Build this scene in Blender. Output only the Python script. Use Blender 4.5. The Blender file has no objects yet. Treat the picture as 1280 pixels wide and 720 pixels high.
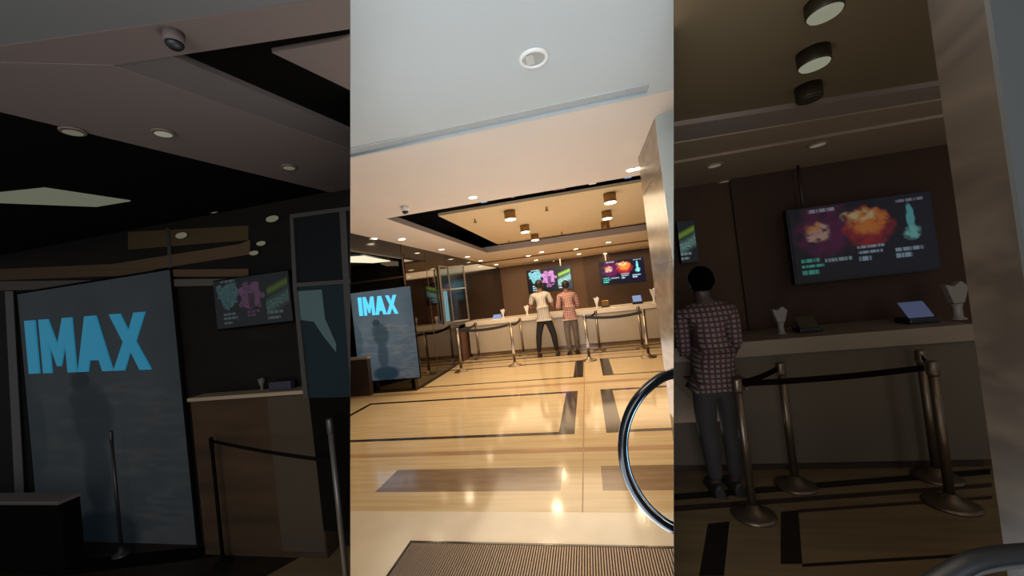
import bpy, bmesh, math, random
from mathutils import Vector, Matrix, noise
random.seed(4)
scene = bpy.context.scene
COL = scene.collection
PI = math.pi
# ------------------------------------------------------------------ camera model
F = 455.0; H = 1.45
yf = Vector((92, -2, F)).normalized()
up = Vector((-.1161, -1, .0191)); up = (up - up.dot(yf)*yf).normalized()
xr = yf.cross(up)
if xr.x < 0: xr = -xr
M = Matrix((xr, yf, up))                 # camera(right,down,forward) -> world
C = Vector((0, 0, H))
def ray(px, py): return M @ Vector((px-640, py-360, F))
def onz(px, py, z=0): d = ray(px, py); return C + d*((z-H)/d.z)
def onx(px, py, x): d = ray(px, py); return C + d*(x/d.x)
def ony(px, py, y): d = ray(px, py); return C + d*(y/d.y)
NL = ray(438, 0).cross(ray(438, 720)).normalized()      # planes of the two added partitions, through the camera
NR = ray(842, 0).cross(ray(842, 720)).normalized()
if NL.x < 0: NL = -NL
if NR.x < 0: NR = -NR
cam_d = bpy.data.cameras.new('camera'); cam = bpy.data.objects.new('camera', cam_d); COL.objects.link(cam)
MT = M.transposed()   # rows = camera axes in world? columns of M are cam axes in world
right = Vector((M[0][0], M[1][0], M[2][0])); down = Vector((M[0][1], M[1][1], M[2][1])); fwd = Vector((M[0][2], M[1][2], M[2][2]))
R3 = Matrix((right, -down, -fwd)).transposed()
cam.matrix_world = Matrix.Translation(C) @ R3.to_4x4()
cam_d.sensor_fit = 'HORIZONTAL'; cam_d.sensor_width = 36; cam_d.lens = F/1280*36; cam_d.clip_start = .02
scene.camera = cam
scene.view_settings.view_transform = 'Standard'
scene.view_settings.look = 'None'

# ------------------------------------------------------------------ materials
def lin(c):
    return tuple(((v/255)/12.92 if v/255 <= .04045 else (((v/255)+.055)/1.055)**2.4) for v in c) + (1,)
def base(name):
    m = bpy.data.materials.new(name); m.use_nodes = True
    nt = m.node_tree; b = nt.nodes['Principled BSDF']
    return m, nt, b
def mat(name, c, rough=.5, metal=0, emis=None, es=0, noise_amt=0, nscale=(8, 8, 8), bump=0, spec=None, alpha=None, trans=0, coords='Object', c2=None, detail=5, ior=None):
    m, nt, b = base(name)
    b.inputs['Base Color'].default_value = lin(c); b.inputs['Roughness'].default_value = rough
    b.inputs['Metallic'].default_value = metal
    if spec is not None: b.inputs['Specular IOR Level'].default_value = spec
    if ior: b.inputs['IOR'].default_value = ior
    if trans: b.inputs['Transmission Weight'].default_value = trans
    if emis: b.inputs['Emission Color'].default_value = lin(emis); b.inputs['Emission Strength'].default_value = es
    if c2 or noise_amt or bump:
        tc = nt.nodes.new('ShaderNodeTexCoord'); mp = nt.nodes.new('ShaderNodeMapping'); mp.inputs['Scale'].default_value = nscale
        nz = nt.nodes.new('ShaderNodeTexNoise'); nz.inputs['Detail'].default_value = detail; nz.inputs['Scale'].default_value = 1
        nt.links.new(tc.outputs[coords], mp.inputs[0]); nt.links.new(mp.outputs[0], nz.inputs['Vector'])
        if c2 or noise_amt:
            cr = nt.nodes.new('ShaderNodeValToRGB'); cr.color_ramp.elements[0].position = .35; cr.color_ramp.elements[1].position = .65
            a = lin(c); d = lin(c2) if c2 else tuple(v*(1-noise_amt) for v in a[:3])+(1,)
            cr.color_ramp.elements[0].color = d; cr.color_ramp.elements[1].color = a
            nt.links.new(nz.outputs['Fac'], cr.inputs[0]); nt.links.new(cr.outputs[0], b.inputs['Base Color'])
        if bump:
            bp = nt.nodes.new('ShaderNodeBump'); bp.inputs['Strength'].default_value = bump; bp.inputs['Distance'].default_value = .01
            nt.links.new(nz.outputs['Fac'], bp.inputs['Height']); nt.links.new(bp.outputs[0], b.inputs['Normal'])
    return m
def emat(name, c, s):
    m, nt, b = base(name)
    b.inputs['Base Color'].default_value = (0, 0, 0, 1); b.inputs['Emission Color'].default_value = lin(c); b.inputs['Emission Strength'].default_value = s
    return m
def vmat(name, s, gloss=.3):
    m, nt, b = base(name)
    a = nt.nodes.new('ShaderNodeAttribute'); a.attribute_name = 'Col'
    nt.links.new(a.outputs['Color'], b.inputs['Emission Color']); b.inputs['Emission Strength'].default_value = s
    b.inputs['Base Color'].default_value = (.005, .005, .005, 1); b.inputs['Roughness'].default_value = gloss
    return m
def marble(name, a, bcol, rough, vein):
    m, nt, b = base(name)
    tc = nt.nodes.new('ShaderNodeTexCoord'); mp = nt.nodes.new('ShaderNodeMapping'); mp.inputs['Scale'].default_value = (1.2, 1.2, 3.5)
    n1 = nt.nodes.new('ShaderNodeTexNoise'); n1.inputs['Scale'].default_value = 1.6; n1.inputs['Detail'].default_value = 8; n1.inputs['Distortion'].default_value = 1.4
    cr = nt.nodes.new('ShaderNodeValToRGB'); e = cr.color_ramp.elements
    e[0].position = .38; e[0].color = lin(bcol); e[1].position = .62; e[1].color = lin(a)
    x = e.new(.5); x.color = lin(vein)
    nt.links.new(tc.outputs['Object'], mp.inputs[0]); nt.links.new(mp.outputs[0], n1.inputs['Vector']); nt.links.new(n1.outputs['Fac'], cr.inputs[0]); nt.links.new(cr.outputs[0], b.inputs['Base Color'])
    b.inputs['Roughness'].default_value = rough
    return m
def stripes(name, kind, dim=1.0):
    m, nt, b = base(name)
    tc = nt.nodes.new('ShaderNodeTexCoord'); sp = nt.nodes.new('ShaderNodeSeparateXYZ'); nt.links.new(tc.outputs['Object'], sp.inputs[0])
    def st(out, freq, w, off=.0):
        a = nt.nodes.new('ShaderNodeMath'); a.operation = 'MULTIPLY_ADD'; a.inputs[1].default_value = freq; a.inputs[2].default_value = off; nt.links.new(out, a.inputs[0])
        f = nt.nodes.new('ShaderNodeMath'); f.operation = 'FRACT'; nt.links.new(a.outputs[0], f.inputs[0])
        g = nt.nodes.new('ShaderNodeMath'); g.operation = 'LESS_THAN'; g.inputs[1].default_value = w; nt.links.new(f.outputs[0], g.inputs[0])
        return g.outputs[0]
    def mix(fac, a, c):
        mx = nt.nodes.new('ShaderNodeMix'); mx.data_type = 'RGBA'; nt.links.new(fac, mx.inputs[0])
        for i, v in ((6, a), (7, c)):
            if isinstance(v, tuple): mx.inputs[i].default_value = v
            else: nt.links.new(v, mx.inputs[i])
        return mx.outputs[2]
    L = lambda c: tuple(v*dim for v in lin(c)[:3])+(1,)
    if kind == 'stripe':
        r = mix(st(sp.outputs[0], 24, .3, .1), L((196, 184, 168)), L((128, 116, 110)))
    else:
        r = mix(st(sp.outputs[0], 28, .4, .2), L((206, 188, 172)), L((140, 62, 54)))
        r = mix(st(sp.outputs[2], 28, .4), r, L((128, 48, 44)))
    nt.links.new(r, b.inputs['Base Color']); b.inputs['Roughness'].default_value = .85
    return m
M_ = {}
M_['white_ceiling'] = mat('cool_white_plaster', (196, 202, 200), .8, noise_amt=.03, nscale=(1, 1, 1))
M_['soffit'] = mat('warm_white_plaster', (226, 212, 196), .75, noise_amt=.03, nscale=(2, 2, 2))
M_['tan'] = mat('cream_panel_paint', (222, 196, 152), .6)
M_['black'] = mat('black_void_paint', (10, 8, 8), .6)
M_['plenum'] = mat('dark_plenum', (12, 8, 6), .9, c2=(4, 3, 2), nscale=(6, 6, 6))
M_['fascia'] = mat('grey_fascia', (158, 146, 138), .6)
M_['trim_grey'] = mat('grey_trim', (172, 180, 182), .5, noise_amt=.1, nscale=(30, 30, 30))
M_['brown_step'] = mat('brown_step', (120, 84, 50), .6)
def floormat(name, c, c2, rough, dimc=1, ns=(1.2, 22, 1)):
    return mat(name, c, rough, c2=c2, nscale=ns, spec=.5, detail=7)
M_['trav'] = floormat('beige_travertine', (208, 184, 144), (194, 168, 127), .10)
M_['cream'] = mat('cream_tile', (226, 210, 186), .14, c2=(210, 194, 168), nscale=(2, 2, 2))
M_['brownm'] = mat('brown_marble', (142, 116, 88), .15, c2=(122, 98, 74), nscale=(2, 12, 2))
M_['blackm'] = marble('black_veined_marble', (34, 28, 26), (22, 17, 16), .12, (58, 48, 42))
M_['stripm'] = mat('taupe_marble_strip', (158, 128, 96), .15, c2=(186, 150, 110), nscale=(1.5, 8, 2))
M_['joint'] = mat('brass_joint', (150, 110, 70), .3)
M_['mirror'] = mat('dark_glass', (34, 26, 20), .05, metal=1.0, noise_amt=.2, nscale=(.8, .8, .8))
M_['mirror'].node_tree.nodes['Principled BSDF'].inputs['Base Color'].default_value = (.095, .08, .065, 1)
for l in list(M_['mirror'].node_tree.links):
    if l.to_socket.name == 'Base Color': M_['mirror'].node_tree.links.remove(l)
M_['blackgloss'] = mat('black_gloss_panel', (16, 12, 10), .12)
M_['brownwall'] = mat('brown_wall', (112, 88, 70), .6, noise_amt=.08, nscale=(3, 3, 3))
M_['brownwall2'] = mat('dark_brown_wall', (84, 64, 50), .6, noise_amt=.1, nscale=(3, 3, 3))
M_['counterf'] = mat('counter_front_stone', (196, 180, 158), .25, noise_amt=.06, nscale=(2, 2, 2))
M_['countert'] = mat('white_counter_stone', (240, 226, 204), .2)
M_['brownpanel'] = mat('brown_pilaster', (104, 66, 48), .35, noise_amt=.1, nscale=(8, 8, 1))
M_['steel'] = mat('polished_steel', (156, 140, 122), .34, metal=1)
M_['brass'] = mat('brass_can', (150, 118, 70), .35, metal=.7)
M_['belt'] = mat('black_belt', (20, 12, 12), .7)
M_['blackp'] = mat('black_plastic', (18, 18, 20), .35)
M_['glow'] = emat('lamp_glow', (255, 238, 200), 9)
M_['glow2'] = emat('lamp_glow_warm', (255, 236, 190), 5)
M_['white'] = mat('white_plastic', (240, 236, 228), .4)
M_['reflglow'] = emat('panel_reflection_glow', (232, 222, 190), 1.2)
M_['pillar'] = marble('beige_marble', (156, 140, 118), (126, 110, 90), .25, (140, 124, 102))
M_['pillarw'] = mat('lit_marble_face', (205, 208, 200), .2, noise_amt=.08, nscale=(2, 2, 6))  # cool light on the pillar's front face, put in as paler marble
M_['mat'] = mat('ridged_metal', (150, 132, 116), .4, metal=.5)
M_['matd'] = mat('groove_dark', (38, 28, 26), .7)
M_['rubber'] = mat('black_rubber', (12, 14, 18), .18)
M_['rim'] = mat('blue_grey_steel', (120, 150, 170), .15, metal=1)
M_['skin'] = mat('brown_skin', (120, 78, 56), .6)
M_['hair'] = mat('black_hair', (14, 11, 11), .6, bump=.6, nscale=(60, 60, 20))
M_['shoe'] = mat('dark_shoe', (46, 26, 20), .5)
M_['sole'] = mat('shoe_sole', (20, 14, 12), .7)
M_['trousers_black'] = mat('black_cotton', (20, 17, 18), .8)
M_['jeans'] = mat('grey_blue_denim', (104, 92, 84), .85, noise_amt=.3, nscale=(14, 14, 5))
M_['stripe'] = stripes('striped_cotton', 'stripe')
M_['check'] = stripes('checked_cotton', 'check')
M_['clearglass'] = mat('clear_glass', (210, 225, 225), .03, trans=1, ior=1.1)
M_['tealglass'] = mat('teal_glass', (26, 44, 44), .1)
M_['bluecard'] = emat('blue_card', (150, 170, 215), .8)
M_['bluebox'] = emat('blue_box', (120, 170, 230), .8)
# dim rooms: low light of the two side bays put into darker colours
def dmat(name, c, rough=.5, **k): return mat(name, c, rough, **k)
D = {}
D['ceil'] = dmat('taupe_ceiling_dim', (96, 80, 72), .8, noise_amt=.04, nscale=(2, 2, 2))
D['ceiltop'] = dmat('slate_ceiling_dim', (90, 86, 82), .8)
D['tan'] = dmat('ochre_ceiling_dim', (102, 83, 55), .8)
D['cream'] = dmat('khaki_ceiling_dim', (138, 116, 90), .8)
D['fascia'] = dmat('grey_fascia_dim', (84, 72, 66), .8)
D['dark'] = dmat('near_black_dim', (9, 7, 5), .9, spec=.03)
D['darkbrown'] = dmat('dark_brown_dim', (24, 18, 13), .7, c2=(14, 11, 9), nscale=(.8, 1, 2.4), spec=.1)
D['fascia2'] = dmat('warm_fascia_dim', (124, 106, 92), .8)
D['soffit_refl'] = dmat('soffit_reflection_dim', (74, 56, 38), .7, spec=.1)
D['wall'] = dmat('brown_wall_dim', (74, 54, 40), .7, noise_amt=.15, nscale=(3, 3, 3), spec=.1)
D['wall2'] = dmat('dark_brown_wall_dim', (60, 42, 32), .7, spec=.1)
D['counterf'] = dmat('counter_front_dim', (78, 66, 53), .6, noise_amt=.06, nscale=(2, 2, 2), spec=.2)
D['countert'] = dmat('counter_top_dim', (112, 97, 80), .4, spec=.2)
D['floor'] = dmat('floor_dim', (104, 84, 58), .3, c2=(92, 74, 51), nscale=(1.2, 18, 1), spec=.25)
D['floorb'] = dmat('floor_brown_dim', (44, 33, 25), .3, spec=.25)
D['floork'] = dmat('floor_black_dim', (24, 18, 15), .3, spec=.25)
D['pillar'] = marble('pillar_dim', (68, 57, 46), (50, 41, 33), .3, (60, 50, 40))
D['pillarw'] = dmat('pillar_lit_face_dim', (62, 62, 60), .5)  # front face's light put into a paler colour
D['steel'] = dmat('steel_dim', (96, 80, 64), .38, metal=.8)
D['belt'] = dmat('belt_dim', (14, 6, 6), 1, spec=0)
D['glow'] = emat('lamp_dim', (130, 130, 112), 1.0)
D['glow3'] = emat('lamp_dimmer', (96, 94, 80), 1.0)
D['panelrefl'] = emat('panel_reflection_dim', (96, 98, 82), 1.0)
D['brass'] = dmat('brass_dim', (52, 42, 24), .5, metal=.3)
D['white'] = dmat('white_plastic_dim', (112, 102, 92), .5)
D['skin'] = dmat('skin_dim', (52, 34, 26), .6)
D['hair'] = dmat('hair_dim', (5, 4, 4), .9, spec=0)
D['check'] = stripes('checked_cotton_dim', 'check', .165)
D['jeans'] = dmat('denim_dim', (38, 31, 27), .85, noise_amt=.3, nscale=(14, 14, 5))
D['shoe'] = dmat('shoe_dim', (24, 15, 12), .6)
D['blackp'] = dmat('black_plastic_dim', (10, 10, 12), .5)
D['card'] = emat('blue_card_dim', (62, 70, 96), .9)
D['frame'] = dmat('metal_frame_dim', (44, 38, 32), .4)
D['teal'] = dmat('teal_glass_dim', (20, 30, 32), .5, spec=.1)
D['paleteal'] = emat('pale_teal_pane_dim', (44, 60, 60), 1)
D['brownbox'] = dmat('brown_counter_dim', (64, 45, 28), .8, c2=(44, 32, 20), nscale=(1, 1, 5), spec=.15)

# ------------------------------------------------------------------ mesh helpers
def box(bm, x0, x1, y0, y1, z0, z1, mi=0, rot=None, piv=None):
    vs = [bm.verts.new((x, y, z)) for x in (x0, x1) for y in (y0, y1) for z in (z0, z1)]
    for f in ((0, 1, 3, 2), (4, 6, 7, 5), (0, 4, 5, 1), (2, 3, 7, 6), (0, 2, 6, 4), (1, 5, 7, 3)):
        q = bm.faces.new([vs[i] for i in f]); q.material_index = mi
    return vs
def prism(bm, pts, off, mi=0):
    a = [bm.verts.new(p) for p in pts]; b = [bm.verts.new(Vector(p)+Vector(off)) for p in pts]; n = len(pts)
    fs = [bm.faces.new(a), bm.faces.new(b[::-1])] + [bm.faces.new((a[i], b[i], b[(i+1) % n], a[(i+1) % n])) for i in range(n)]
    for f in fs: f.material_index = mi
def quad(bm, pts, mi=0):
    f = bm.faces.new([bm.verts.new(p) for p in pts]); f.material_index = mi
def lathe(bm, c, prof, seg=24, mi=0, axis=None, sx=1, sy=1):
    c = Vector(c); rings = []
    q = axis.to_track_quat('Z', 'Y') if axis else None
    for r, z in prof:
        ring = []
        for k in range(seg):
            a = 2*PI*k/seg; v = Vector((r*math.cos(a)*sx, r*math.sin(a)*sy, z))
            if q: v = q @ v
            ring.append(bm.verts.new(c+v))
        rings.append(ring)
    for i in range(len(rings)-1):
        for k in range(seg):
            f = bm.faces.new((rings[i][k], rings[i][(k+1) % seg], rings[i+1][(k+1) % seg], rings[i+1][k])); f.material_index = mi; f.smooth = True
    for r in (rings[0][::-1], rings[-1]):
        f = bm.faces.new(r); f.material_index = mi
def rod(bm, p0, p1, r, seg=12, mi=0):
    p0 = Vector(p0); p1 = Vector(p1); d = p1-p0
    lathe(bm, p0, [(r, 0), (r, d.length)], seg, mi, axis=d)
def tube(bm, pts, r, seg=10, mi=0, flat=1.0, ref=None):
    pts = [Vector(p) for p in pts]; rings = []
    for i, p in enumerate(pts):
        t = (pts[min(i+1, len(pts)-1)]-pts[max(i-1, 0)]).normalized()
        s = ref.copy() if ref else t.cross(Vector((0, 0, 1)))
        if s.length < .01: s = t.cross(Vector((0, 1, 0)))
        s.normalize(); u = s.cross(t).normalized()
        rings.append([bm.verts.new(p + s*math.cos(2*PI*k/seg)*r*flat + u*math.sin(2*PI*k/seg)*r) for k in range(seg)])
    for i in range(len(rings)-1):
        for k in range(seg):
            f = bm.faces.new((rings[i][k], rings[i][(k+1) % seg], rings[i+1][(k+1) % seg], rings[i+1][k])); f.material_index = mi; f.smooth = True
    bm.faces.new(rings[0][::-1]); bm.faces.new(rings[-1])
def clip(bm, where):
    """keep the room's own side of the added partitions"""
    def cut(n, keep_pos, eps=.0):
        g = bm.verts[:]+bm.edges[:]+bm.faces[:]
        bmesh.ops.bisect_plane(bm, geom=g, plane_co=C + n*eps, plane_no=n, clear_inner=keep_pos, clear_outer=not keep_pos)
    if where == 'c': cut(NL, True, 0); cut(NR, False, 0)
    elif where == 'l': cut(NL, False, -.0015)
    elif where == 'r': cut(NR, True, .0015)
def new(name, bm, mats, parent=None, kind=None, where=None, bevel=0, origin=None):
    if where: clip(bm, where)
    bmesh.ops.recalc_face_normals(bm, faces=bm.faces[:])
    me = bpy.data.meshes.new(name)
    o = bpy.data.objects.new(name, me)
    if origin is None and parent is None and len(bm.verts):
        xs = [v.co.x for v in bm.verts]; ys = [v.co.y for v in bm.verts]; zs = [v.co.z for v in bm.verts]
        origin = Vector(((min(xs)+max(xs))/2, (min(ys)+max(ys))/2, min(zs))) if kind is None else None
    if origin is not None:
        bmesh.ops.translate(bm, verts=bm.verts[:], vec=-Vector(origin)); o.location = origin
    bm.to_mesh(me); bm.free()
    for m in (mats if isinstance(mats, (list, tuple)) else [mats]): me.materials.append(m)
    COL.objects.link(o)
    if parent: o.parent = parent
    if kind: o['kind'] = kind
    if bevel:
        b = o.modifiers.new('bevel', 'BEVEL'); b.width = bevel; b.segments = 2; b.limit_method = 'ANGLE'
    return o
def tag(o, label, cat, group=None, kind=None):
    o['label'] = label; o['category'] = cat
    if group: o['group'] = group
    if kind: o['kind'] = kind
    return o
def thing(name, loc, label, cat, group=None, rz=0):
    o = bpy.data.objects.new(name, None); COL.objects.link(o); o.location = loc; o.rotation_euler[2] = rz; o.empty_display_size = .1
    return tag(o, label, cat, group)
def part(name, parent, bm, mats, **k):
    """bm in world coordinates; parent's location is removed"""
    bmesh.ops.translate(bm, verts=bm.verts[:], vec=-parent.location)
    return new(name, bm, mats, parent, **k)
def copytree(o, loc, label, parent=None):
    c = o.copy(); COL.objects.link(c); c.parent = parent
    if parent is None: c.location = loc; c['label'] = label
    for ch in o.children: copytree(ch, None, None, c)
    return c
def BM(): return bmesh.new()
def struct(name, fn, mats, where=None, **k):
    bm = BM(); fn(bm); return new(name, bm, mats, kind='structure', where=where, **k)

# ================================================================== CENTRE LOBBY : shell
ZC = 1.45+1.098          # soffit height
ZA = 1.45+.84            # alcove ceiling
XW = onz(521, 488).x     # left wall plane
YB = 13.3
yTrim = onz(560, 172, ZC).y
def floor_c(bm):
    S = 1.0357
    rects = []   # x0,x1,y0,y1,mat
    yc = onz(640, 640).y
    jx = -.19
    def frame(x0, x1, y0, y1, wl, wr, wf, wb, m=3):
        if wl: rects.append((x0, x0+wl, y0, y1, m))
        if wr: rects.append((x1-wr, x1, y0, y1, m))
        rects.append((x0, x1, y0, y0+wf, m)); rects.append((x0, x1, y1-wb, y1, m))
    rects.append((-9, 9, -2, yc, 1))
    rects.append((-1.78*S, -.34*S, 2.555*S, 2.905*S, 2))
    bx0 = onz(752.5, 600).x
    rects.append((bx0, bx0+1.44*S, 2.555*S, 2.905*S, 2))
    rects.append((-9, 9, 3.16*S, 3.25*S, 4))
    rects.append((-9, 9, 5.36*S, 5.50*S, 4))
    frame(-3.42*S, -.27*S, 3.55*S, 5.03*S, .07, .16, .07, .08)
    frame(.03*S, 3.2*S, 3.55*S, 5.03*S, .16, .07, .07, .08)
    frame(-2.98*S, -.20*S, 5.78*S, 7.13*S, .06, .16, .06, .08)
    frame(.10*S, 3.0*S, 5.78*S, 7.13*S, .17, .07, .06, .08)
    rects.append((-9, 9, 7.45*S, 7.53*S, 4)); rects.append((-9, 9, 7.75*S, 7.87*S, 3))
    rects.append((-9, 9, 8.2*S, 8.3*S, 3))
    rects.append((jx-.005, jx+.005, yc, 7.1*S, 5))
    xs = sorted({-8, 6.5}|{max(-8, min(6.5, v)) for r in rects for v in r[:2]}); ys = sorted({-1.0, 13.5}|{max(-1.0, v) for r in rects for v in r[2:4]})
    gv = {}
    for i, x in enumerate(xs):
        for j, y in enumerate(ys): gv[i, j] = bm.verts.new((x, y, 0))
    for i in range(len(xs)-1):
        for j in range(len(ys)-1):
            cx = (xs[i]+xs[i+1])/2; cy = (ys[j]+ys[j+1])/2; m = 0
            for r in rects:
                if r[0] < cx < r[1] and r[2] < cy < r[3]: m = r[4]
            f = bm.faces.new((gv[i, j], gv[i+1, j], gv[i+1, j+1], gv[i, j+1])); f.material_index = m
struct('floor', floor_c, [M_['trav'], M_['cream'], M_['brownm'], M_['blackm'], M_['stripm'], M_['joint']], 'c')

def added_part_wall(n, side):
    # added thin partition, edge-on to the camera; keeps lobby light out of a bay
    def xat(y, z): return -(n.y*y + n.z*(z-H))/n.x
    def f(bm):
        y0, y1 = 1.5, 13.6; z0, z1 = -.4, 3.4
        prism(bm, [(xat(y0, z0), y0, z0), (xat(y1, z0), y1, z0), (xat(y1, z1), y1, z1), (xat(y0, z1), y0, z1)], (side*.0015, 0, 0))
    return f
M_['part'] = mat('partition_brown', (24, 19, 15), .7)
struct('added_wall_left', added_part_wall(NL, -1), M_['part'])
struct('added_wall_right', added_part_wall(NR, 1), M_['part'])

pT = [onz(483, 272, ZC), onz(796, 221, ZC), onz(600, 314, ZC)]
tx0 = (pT[0].x+pT[2].x)/2; ty0 = (pT[0].y+pT[1].y)/2; ty1 = (onz(600, 314, ZC).y*.5+onz(808, 291, ZC).y*.5)
tx1 = onz(803, 216, ZC).x
ys2 = onz(808, 300, ZC).y
def ceil_c(bm):
    z = ZC; T = .07
    box(bm, XW, 4, yTrim, ty0, z, z+T, 0)
    box(bm, XW, tx0, ty0, ty1, z, z+T, 0)
    box(bm, XW, 6, ty1, ys2, z, z+.14, 0)
struct('ceiling', ceil_c, [M_['soffit']], 'c')
struct('ceiling_front', lambda bm: box(bm, -3.5, 3, -1, yTrim-.13, ZC+.0, ZC+.3), M_['white_ceiling'], 'c')
struct('trim_1', lambda bm: (box(bm, -3, onz(806, 124, ZC).x, yTrim-.13, yTrim-.02, ZC+.012, ZC+.1), ), M_['trim_grey'], 'c')
struct('trim_2', lambda bm: (box(bm, -3, onz(806, 124, ZC).x, yTrim-.022, yTrim, ZC-.004, ZC+.2), box(bm, -3, onz(806, 124, ZC).x, yTrim-.142, yTrim-.13, ZC-.004, ZC+.1), box(bm, onz(806, 124, ZC).x, 3, yTrim-.13, yTrim, ZC, ZC+.1)), M_['white_ceiling'], 'c')
# ceiling above the bar, one step lower
ZL = ZC-.035
struct('ceiling_bar', lambda bm: (box(bm, XW-.2, 7, ys2+.02, YB+.2, ZL, ZL+.2),), M_['soffit'], 'c')
struct('trim_3', lambda bm: box(bm, XW-.2, 7, ys2, ys2+.02, ZL-.0, ZC), M_['brown_step'], 'c')
# tray fascias, plenum
struct('trim_4', lambda bm: (box(bm, tx0, tx0+.012, ty0, ty1, ZC, ZC+.07), box(bm, tx0+.012, 5, ty1-.012, ty1, ZC, ZC+.14)), M_['fascia'], 'c')
struct('ceiling_plenum', lambda bm: (box(bm, -5, 6, ty0-1.2, ty1+2.2, 3.5, 3.55), box(bm, -4.5, -4.45, ty0-1.2, ty1+2, ZC+.3, 3.5), box(bm, -4.5, 6, ty1+2, ty1+2.05, ZC+.3, 3.5)), M_['plenum'], 'c')
ZP = ZC+.17
pa = onz(547, 268.5, ZP); pb = onz(623, 306.5, ZP); pc = onz(798, 230, ZP)
px0 = (pa.x+pb.x)/2; py0 = (pa.y+pc.y)/2; py1 = onz(720, 296, ZP).y
bm = BM(); box(bm, px0, 3.2, py0, py1, ZP, ZP+.04); clip(bm, 'c')
tag(new('ceiling_panel', bm, M_['tan']), 'large cream suspended ceiling panel in dark recess above the lobby', 'ceiling panel')
# left bulkhead, alcove, glass walls
YA = onz(480, 489.5).y
YJ = onz(521, 488).y
struct('wall_bulkhead', lambda bm: box(bm, XW-.12, XW, 1.5, YJ, ZA, ZC+.3), M_['blackgloss'], 'c')
struct('ceiling_alcove', lambda bm: box(bm, XW-3, XW-.12, 1.5, YJ+.1, ZA, ZA+.1), M_['black'], 'c')
YE = onz(572, 458).y
struct('wall_far_left', lambda bm: (box(bm, XW-.08, XW, YJ, YE, 0, ZC+.1),), M_['mirror'], 'c')
struct('wall_alcove', lambda bm: (box(bm, XW-3, XW, YJ, YJ+.06, 0, ZA+.1),), M_['mirror'], 'c')
struct('trim_5', lambda bm: (box(bm, XW-.012, XW+.008, YJ-.012, YJ+.012, 0, ZC), box(bm, XW, XW+.004, YJ+.95, YJ+.965, 0, ZC), box(bm, XW-3, XW, YJ-.004, YJ, 1.97, 2.0)), mat('bronze_bead', (90, 70, 50), .3, metal=.6), 'c')
struct('wall_side_back', lambda bm: (box(bm, XW-.1, XW, YE, YB, 0, ZC+.1),), M_['blackgloss'], 'c')
struct('baseboard_left', lambda bm: (box(bm, XW, XW+.012, YJ, YE, 0, .035), box(bm, XW-3, XW, YJ-.012, YJ, 0, .035)), M_['black'], 'c')
xsplit = ony(731, 340, YB).x
struct('wall_back', lambda bm: (box(bm, XW-.3, xsplit, YB, YB+.1, 0, ZC+.1, 0), box(bm, xsplit, 7, YB-.08, YB+.1, 0, ZC+.1, 1)), [M_['brownwall'], M_['brownwall2']], 'c')
# pillar on the right
pX = onz(817, 150, ZC).x
yn = onx(834.5, 272, pX).y; yfar = onx(808, 280, pX).y
bm = BM(); box(bm, pX, pX+.9, yn+.012, yfar, 0, ZC+.3, 0); box(bm, pX, pX+.9, yn, yn+.012, 0, ZC+.3, 1)
clip(bm, 'c')
pl = tag(new('marble_pillar', bm, [M_['pillar'], M_['pillarw']]), 'glossy beige marble pillar with front face painted as lit, right of ticket counter', 'pillar')
bm = BM()
for z in (.62, 1.55, 2.2): box(bm, pX-.0015, pX, yn, yfar, z, z+.004)
bmesh.ops.translate(bm, verts=bm.verts[:], vec=-pl.location); new('joint_line', bm, M_['brownwall'], pl)

# ------------------------------------------------------------------ lamps (things)
def add_light(kind, loc, energy, color, size=.1, rot=None, spot=None, sy=None):
    l = bpy.data.lights.new('lamp', kind); l.energy = energy; l.color = lin(color)[:3]
    if kind == 'AREA':
        l.shape = 'RECTANGLE' if sy else 'SQUARE'; l.size = size
        if sy: l.size_y = sy
    else: l.shadow_soft_size = size
    if spot: l.spot_size = spot; l.spot_blend = .8
    o = bpy.data.objects.new('light_source', l); COL.objects.link(o); o.location = loc
    if rot: o.rotation_euler = rot
    return o
def downlight(px, py, z, r, label, group, glow, ring, lite=0, cat='downlight'):
    p = onz(px, py, z)
    t = thing('recessed_downlight', (p.x, p.y, z), label, cat, group)
    bm = BM(); lathe(bm, (0, 0, 0), [(r*.82, -.001), (r*1.05, -.010), (r*1.12, -.004), (r*1.12, -.0005)], 24); new('trim_ring', bm, ring, t)
    bm = BM(); lathe(bm, (0, 0, 0), [(r*.82, -.012), (r*.82, -.0115)], 24); new('lens', bm, glow, t)
    return p
G1 = 'downlights along the soffit'
soff = [(591, 246, 'glowing downlight in the soffit in front of the dark slot, left of centre'),
        (789, 211.5, 'left one of a touching pair of downlights beside the marble pillar'),
        (798, 209.5, 'right one of a touching pair of downlights beside the marble pillar'),
        (466.6, 297.8, 'leftmost downlight, on the soffit edge over the IMAX poster'),
        (502.3, 298.4, 'downlight in the left soffit, second from the left'),
        (551.9, 311.4, 'downlight in the left soffit, third from the left'),
        (584.2, 320.7, 'downlight in the left soffit, fourth from the left'),
        (600.7, 325.5, 'downlight in the left soffit near the recess back corner')]
bar = [(620.5, 330.3, 'small downlight at the left end of the bar ceiling'), (633, 334, 'small downlight close to the bar wall, leftmost there'),
       (660.4, 319.4, 'downlight above the left menu screen, left of two'), (677, 314.7, 'downlight above the left menu screen, right of two'),
       (670, 325, 'low downlight just over the left menu screen, left'), (692.5, 326, 'low downlight just over the left menu screen, right'),
       (719.7, 311, 'downlight between the two menu screens, nearer one'), (723.6, 317.2, 'downlight between the two menu screens, farther one'),
       (760.5, 302.6, 'downlight above the right menu screen, nearer one'), (756.3, 316.8, 'downlight over the right menu screen pole')]
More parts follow.
